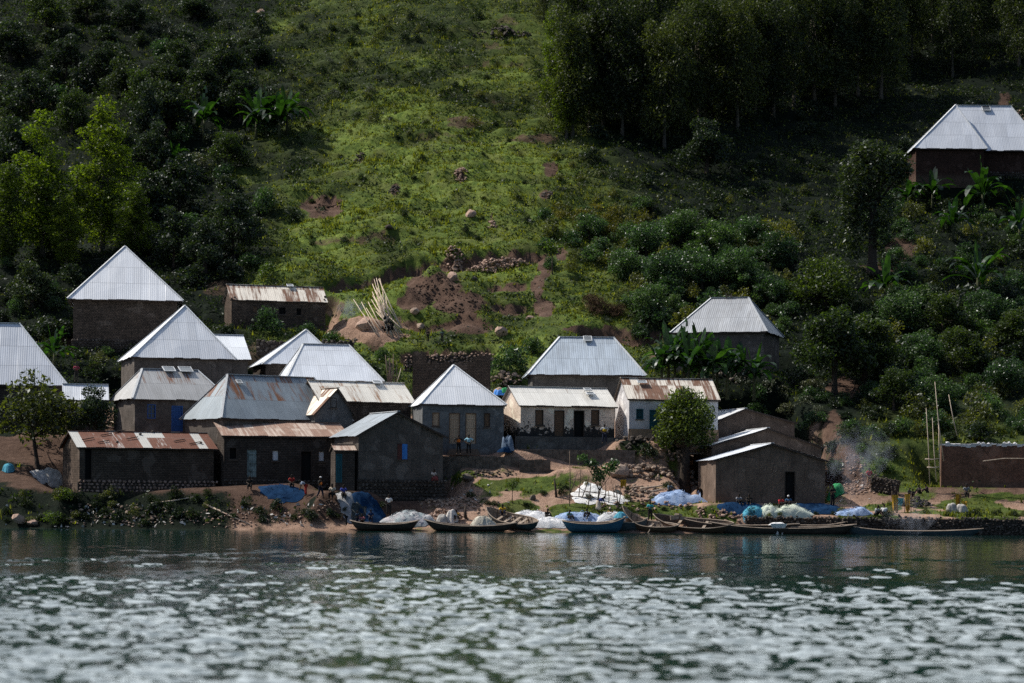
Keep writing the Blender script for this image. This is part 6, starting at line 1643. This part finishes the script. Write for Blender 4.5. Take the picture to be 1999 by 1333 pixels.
def build_pose(pose):
    J = pose_joints(pose); v, e, r = [], [], []
    def add_(p, rad, par=None):
        v.append(tuple(p)); r.append(rad)
        if par is not None: e.append((par, len(v) - 1))
        return len(v) - 1
    pe = add_(J['pelvis'], (.135, .10)); ch = add_(J['chest'], (.15, .105), pe); nb = add_(J['neck'], .062, ch)
    d = (J['head'] - J['neck']).normalized(); fw = V((0, -1, 0)) - d * V((0, -1, 0)).dot(d); fw.normalize()
    ja = add_(J['neck'] + d * .07 + fw * .015, (.062, .068), nb); mi = add_(J['head'] + fw * .012, (.078, .095), ja); top = add_(J['head'] + d * .085 - fw * .005, (.066, .078), mi)
    add_(J['head'] + fw * .118 - d * .02, .016, mi)                                      # nose
    for s in (-1, 1): add_(J['head'] + V((s * .088, .015, 0)) - d * .015, .014, mi)       # ears
    for n, s in (('r', -1), ('l', 1)):
        sh = add_(J['sh' + n], .062, ch); el = add_(J['el' + n], .044, sh); wr = add_(J['wr' + n], .030, el)
        hd = (J['wr' + n] - J['el' + n]).normalized(); ac = hd.cross(V((s, .3, .2))).normalized(); nm = ac.cross(hd)
        pm = add_(J['wr' + n] + hd * .075, (.040, .022), wr)
        for k, ln in enumerate((.075, .085, .08, .06)):
            f0 = J['wr' + n] + hd * .10 + ac * (.027 - .018 * k); f1 = add_(f0 + hd * ln * .5 + nm * .008, .009, pm); add_(f0 + hd * ln * .9 + nm * .03, .008, f1)
        t1 = add_(J['wr' + n] + hd * .05 + ac * .048 + nm * .01, .011, pm); add_(J['wr' + n] + hd * .09 + ac * .066 + nm * .02, .009, t1)
        hp = add_(J['hip' + n], (.095, .095), pe); kn = add_(J['kn' + n], .062, hp); an = add_(J['an' + n], .042, kn); to = add_(J['toe' + n], (.042, .03), an)
    out = {'body': skin_mesh('body', v, e, r, 0)}
    v, e, r = [], [], []
    pe = add_(J['pelvis'] + (J['chest'] - J['pelvis']) * .12, (.165, .13)); ch = add_(J['chest'], (.185, .135), pe); nb = add_(J['neck'] - d * .035, .085, ch)
    for n in 'rl':
        sh = add_(J['sh' + n], .082, ch); add_(J['sh' + n].lerp(J['el' + n], .85), .066, sh)
    out['shirt'] = skin_mesh('shirt', v, e, r, 0)
    v, e, r = [], [], []
    pe = add_(J['pelvis'] + V((0, 0, .02)), (.150, .12))
    for n in 'rl':
        hp = add_(J['hip' + n], .110, pe); kn = add_(J['kn' + n], .082, hp); add_(J['kn' + n].lerp(J['an' + n], .88), .066, kn)
    out['trousers'] = skin_mesh('trousers', v, e, r, 0)
    # skirt: from the waist to below the knees
    kc = (J['knr'] + J['knl']) / 2; ac_ = (J['anr'] + J['anl']) / 2; low = kc.lerp(ac_, .55)
    mb = MB(); mb.tube([J['pelvis'] + V((0, 0, .08)), J['pelvis'] - V((0, 0, .05)), J['pelvis'].lerp(kc, .55), kc, low], [.14, .18, .21, .235, .26], 14); o = mb.build('skirt', M['skin'], None, True); sk = o.data; bpy.data.objects.remove(o); sk.materials.clear(); sk.materials.append(None); out['skirt'] = sk
    # hair and cap: half shells on the skull
    def shell_mesh(name, k, cut, brim):
        bm = bmesh.new(); bmesh.ops.create_uvsphere(bm, u_segments=14, v_segments=10, radius=1)
        bmesh.ops.delete(bm, geom=[q for q in bm.verts if q.co.z < cut], context='VERTS')
        q = d.rotation_difference(V((0, 0, 1))).inverted() if True else None
        rot = V((0, 0, 1)).rotation_difference(d).to_matrix()
        for vv in bm.verts:
            c = vv.co.copy()
            if brim and c.z < cut + .22 and c.y < -.2: c = V((c.x * 1.15, c.y * 1.75, c.z))
            vv.co = J['head'] + d * .035 - fw * .004 + rot @ V((c.x * .088 * k, c.y * .104 * k, c.z * .10 * k))
        me_ = bpy.data.meshes.new(name); bm.to_mesh(me_); bm.free(); me_.materials.append(None); me_.polygons.foreach_set('use_smooth', [True] * len(me_.polygons)); return me_
    out['hair'] = shell_mesh('hair', 1.03, -.15, False); out['cap'] = shell_mesh('cap', 1.14, .05, True)
    # open waistcoat
    v, e, r = [], [], []
    pe = add_(J['pelvis'] + (J['chest'] - J['pelvis']) * .25, (.200, .165)); ch = add_(J['chest'], (.222, .172), pe); add_(J['neck'] - d * .05, .105, ch)
    out['vest'] = skin_mesh('vest', v, e, r, 0)
    return out
POSES = {}
def person(p, pose, shirt, legs, label, face=0., h=1.70, cap=None, vest=None, skirt=False, group=None):
    if pose not in POSES: POSES[pose] = build_pose(pose)
    e = empty('person', p, R(face), label, 'person', group); s = h / 1.70; e.scale = (s, s, s)
    def put(k, m):
        o = bpy.data.objects.new(k, POSES[pose][k]); COL.objects.link(o); o.parent = e
        o.material_slots[0].link = 'OBJECT'; o.material_slots[0].material = m; return o
    put('body', M['skin']); put('hair' if cap is None else 'cap', M['hair'] if cap is None else cloth(cap))
    if shirt: put('shirt', cloth(shirt))
    put('skirt' if skirt else 'trousers', cloth(legs))
    if vest: put('vest', cloth(vest))
    return e
def at(px, py): return G(px, py)
BK, NV, DK = (.012, .012, .014), (.014, .018, .04), (.03, .026, .024)
WH, OR, LB, YE, TE, RD, CRM = (.72, .72, .74), (1.0, .24, .04), (.34, .62, .76), (.62, .38, .03), (.05, .42, .46), (.36, .035, .03), (.55, .47, .38)
pt_ = P(895, 887, 210.6); person(pt_, 'akimbo', BK, BK, 'person in a bright orange vest, hands on hips, on the terrace below the plank doors', 15, vest=OR)
person(P(915, 887, 210.5), 'akimbo', LB, BK, 'person in a light blue shirt, hands on hips, beside the one in the orange vest', -10)
person(P(1180, 866, 213.0), 'akimbo', (.42, .44, .46), NV, 'person in an open yellow jacket, hands on hips, by the cream house wall', -10, vest=(.45, .30, .02))
person(at(759, 1007), 'hold', WH, BK, 'person in a white shirt seen from behind above the teal net heap', 180, 1.78)
person(at(625, 973), 'stride', DK, NV, 'person in a white cap with an orange vest walking before the long house', 70, 1.8, cap=WH, vest=OR)
person(at(597, 968), 'bend', (.40, .48, .62), RD, 'bent person in a pale shirt and red trousers by the blue net', -70)
person(at(569, 955), 'stool', RD, DK, 'seated person in red at the house wall above the blue net', 10)
person(at(650, 975), 'stool', CRM, BK, 'seated person in a cream shirt near the blue door', -20, 1.8)
person(at(670, 975), 'stool', (.05, .07, .32), DK, 'seated person in a blue top right of the one in cream', 15)
person(P(488, 958, 205.0), 'stool', DK, DK, 'dark clothed person sitting below the pale door', 0)
person(P(845, 944, 205.6), 'stool', (.58, .50, .46), (.20, .05, .05), 'person in a pale top and dark red skirt sitting by the dark gable house', 40, skirt=True)
person(P(981, 1006, 202.0), 'sit', YE, NV, 'person in a yellow shirt sitting at the bow of the beached plank boat', 0, 1.75)
person(P(1269, 1018, 202.0), 'hold', TE, DK, 'person in a turquoise shirt standing behind the brown boats', 0)
person(at(1168, 1000), 'bend', (.03, .05, .22), CRM, 'person in a dark blue top and cream skirt stooping inside the pole frame', 60, skirt=True)
person(at(1192, 1012), 'sit', (.42, .20, .04), BK, 'person in an orange brown top sitting behind the white nets', -20, cap=CRM)
person(at(1110, 1016), 'sit', (.10, .22, .22), DK, 'person in a grey green shirt sitting among the pale nets', 30)
person(at(1147, 1014), 'sit', DK, BK, 'dark clothed person sitting right of the one in grey green', -20)
person(at(1067, 1014), 'sit', BK, BK, 'dark clothed person sitting at the end of the white net', 30)
person(at(1306, 962), 'sit', (.10, .16, .22), DK, 'person in a blue grey shirt sitting behind the light blue net', 40)
person(at(1371, 980), 'bend', BK, BK, 'dark clothed person bending over the light blue net beside the tree trunk', -60)
person(at(1441, 985), 'sit', (.28, .29, .33), BK, 'person in a grey patterned shirt sitting left at the mud gable wall', 20)
person(at(1463, 985), 'sit', DK, BK, 'dark clothed person sitting right of the one in grey at the mud gable wall', -10)
person(at(1523, 990), 'sit', (.50, .04, .05), BK, 'person in a red shirt sitting below the dark doorway', 30)
person(at(1540, 988), 'sit', (.05, .12, .24), DK, 'person in blue with a white cap sitting right of the one in red', -20, cap=WH)
person(at(1625, 990), 'hold', BK, BK, 'dark clothed person standing at the right corner of the front mud gable', 30, 1.85)
person(at(1697, 952), 'stride', (.48, .03, .05), (.30, .18, .10), 'person in a red top and tan trousers walking down by the stone stack', 20, 1.75)
person(at(1710, 1007), 'sit', (.42, .43, .46), BK, 'person in a greyish shirt sitting at the path, left of the pair', 50)
person(at(1726, 1006), 'sit', WH, NV, 'person in a white shirt sitting at the path, right of the pair', 170)
for i, px in enumerate((1774, 1782, 1796, 1811)):
    person(P(px, 968 - 2 * i + (4 if i == 1 else 0), 206.5), 'sit', (.03 + .01 * i, .035, .05), BK, ['leftmost dark clothed child on the bank above the yellow cloths', 'small child in bluish clothes, second from the left on that bank', 'dark clothed child, third from the left above the yellow cloths', 'rightmost dark clothed child on the bank above the yellow cloths'][i], 30 - 40 * i, 1.3 + .1 * (i > 1))
person(P(706, 1022, 200.1), 'sit', (.42, .14, .16), BK, 'person in a pink top sitting in the left canoe', 10, 1.5)
person(P(676, 1026, 200.3), 'bend', DK, BK, 'dark clothed person stooping at the left end of the first canoe', -70, 1.4)
person(P(724, 1020, 200.8), 'stool', (.015, .04, .12), NV, 'person in dark blue behind the left canoe by the net heap', 0, 1.5)
person(P(697, 1028, 199.95), 'hold', (.02, .05, .10), NV, 'small person in dark blue standing in the left canoe', 60, 1.3)
person(at(890, 1016), 'sit', (.45, .25, .04), DK, 'person in dark clothes and orange sitting by the stone pile', 10)
person(P(835, 668, 233.8), 'hold', DK, BK, 'small dark figure, left of two, on the grass strip above the ruin', 20, 1.2)
person(P(863, 668, 233.8), 'hold', (.05, .10, .10), BK, 'small dark figure, right of two, on the grass strip above the ruin', -20, 1.2)
person(P(1886, 973, 206), 'stool', (.20, .21, .24), DK, 'person in a grey top sitting behind the ochre cloth on the right shore', 0)
person(P(149, 745, 222), 'hold', (.30, .05, .08), DK, 'small person in red between the left roofs', 0)

# ------------------------------------------------------------------ smoke
def smoke(p, rx, ry, rz, dens, label, seed, col=(.75, .82, 1.0), lean=.5):
    r = random.Random(seed); bm = bmesh.new(); bmesh.ops.create_icosphere(bm, subdivisions=3, radius=1)
    for v_ in bm.verts:
        c = v_.co; k = 1 + .25 * float(vnoise(c.x * 2 + seed, c.y * 2 + c.z * 1.5, seed)); t = (c.z + 1) / 2
        v_.co = V((c.x * rx * k * (.45 + .65 * t) + lean * rx * t, c.y * ry * k, (c.z + 1) * rz))
    me_ = bpy.data.meshes.new('smoke'); bm.to_mesh(me_); bm.free()
    t = NT('smoke_%d' % seed); tc = t.tc(); n = t.noise(t.mapping(tc, (1, 1, .7)), .9, 4, .6)
    g = t.tc('Generated'); ds = t.n('ShaderNodeVectorMath', operation='DISTANCE'); t.put(ds.inputs[0], g); ds.inputs[1].default_value = (.5, .5, .45)
    fall = t.maprange(ds.outputs['Value'], .5, .1)
    vol = t.n('ShaderNodeVolumePrincipled'); vol.inputs['Color'].default_value = (*col, 1)
    t.put(vol.inputs['Density'], t.math('MULTIPLY', t.math('MULTIPLY', t.maprange(n, .42, .72), fall), dens)); vol.inputs['Anisotropy'].default_value = .2
    t.done(vol.outputs[0], 'Volume'); me_.materials.append(t.m)
    return tag(obj_of(me_, 'smoke', None, p), label, 'smoke')
smoke(P(1640, 985, 208.5), 4.2, 1.8, 3.9, .3, 'bluish smoke drifting beside the front mud gable and the earth path', 1)
smoke(P(668, 628, 247), 2.3, 1.2, 1.6, .6, 'faint bluish smoke right of the rusty striped hut', 2)
smoke(P(1770, 1050, 198.6), 3.6, .9, 1.9, .40, 'thin bluish smoke over the longest canoe at the right', 3, lean=.2)
# ------------------------------------------------------------------ light
CLOUD = 27.5
SUN_DIR = Vector((-.61, .18, .77)).normalized()
sd = bpy.data.lights.new('sun', 'SUN'); so = bpy.data.objects.new('sun', sd); COL.objects.link(so)
sd.energy = 5.0; sd.angle = R(.53); sd.color = (1, .935, .82)
so.rotation_euler = SUN_DIR.to_track_quat('Z', 'Y').to_euler(); so.location = (-80, 260, 200)
w = bpy.data.worlds.new('World'); scene.world = w; w.use_nodes = True
wt = w.node_tree; bg = wt.nodes['Background']
sky = wt.nodes.new('ShaderNodeTexSky'); sky.sky_type = 'NISHITA'; sky.sun_disc = False
sky.sun_elevation = math.asin(SUN_DIR.z); sky.sun_rotation = math.atan2(SUN_DIR.x, SUN_DIR.y)
sky.air_density = 1.0; sky.dust_density = 1.5; sky.ozone_density = 2
# unseen bank of bright cloud, added behind the hill to whiten the water's reflection
def WN(t_, **k):
    o = wt.nodes.new(t_)
    for a_, b_ in k.items(): setattr(o, a_, b_)
    return o
tcw = WN('ShaderNodeTexCoord'); mpw = WN('ShaderNodeMapping'); mpw.inputs['Scale'].default_value = (1, 1, 2.6); wt.links.new(tcw.outputs['Generated'], mpw.inputs[0])
nw = WN('ShaderNodeTexNoise'); nw.inputs['Scale'].default_value = 2.4; nw.inputs['Detail'].default_value = 5; wt.links.new(mpw.outputs[0], nw.inputs['Vector'])
r1 = WN('ShaderNodeMapRange'); wt.links.new(nw.outputs[0], r1.inputs[0]); r1.inputs[1].default_value = .30; r1.inputs[2].default_value = .62
sx = WN('ShaderNodeSeparateXYZ'); wt.links.new(tcw.outputs['Generated'], sx.inputs[0])
r2 = WN('ShaderNodeMapRange'); wt.links.new(sx.outputs[1], r2.inputs[0]); r2.inputs[1].default_value = .15; r2.inputs[2].default_value = .7
mm = WN('ShaderNodeMath', operation='MULTIPLY'); wt.links.new(r1.outputs[0], mm.inputs[0]); wt.links.new(r2.outputs[0], mm.inputs[1])
mx = WN('ShaderNodeMix', data_type='RGBA'); wt.links.new(mm.outputs[0], mx.inputs[0]); wt.links.new(sky.outputs[0], mx.inputs[6]); mx.inputs[7].default_value = (CLOUD * .90, CLOUD * .98, CLOUD * 1.03, 1)
wt.links.new(mx.outputs[2], bg.inputs[0]); bg.inputs[1].default_value = 0.088
scene.view_settings.view_transform = 'Standard'; scene.view_settings.look = 'None'; scene.view_settings.exposure = 0; scene.view_settings.gamma = 1
scene.cycles.max_bounces = 6; scene.cycles.diffuse_bounces = 2; scene.cycles.glossy_bounces = 3; scene.cycles.transmission_bounces = 4
scene.cycles.transparent_max_bounces = 6; scene.cycles.caustics_reflective = False; scene.cycles.caustics_refractive = False
scene.cycles.use_denoising = False
scene.cycles.sample_clamp_indirect = 4; scene.cycles.sample_clamp_direct = 6
scene.cycles.volume_bounces = 0
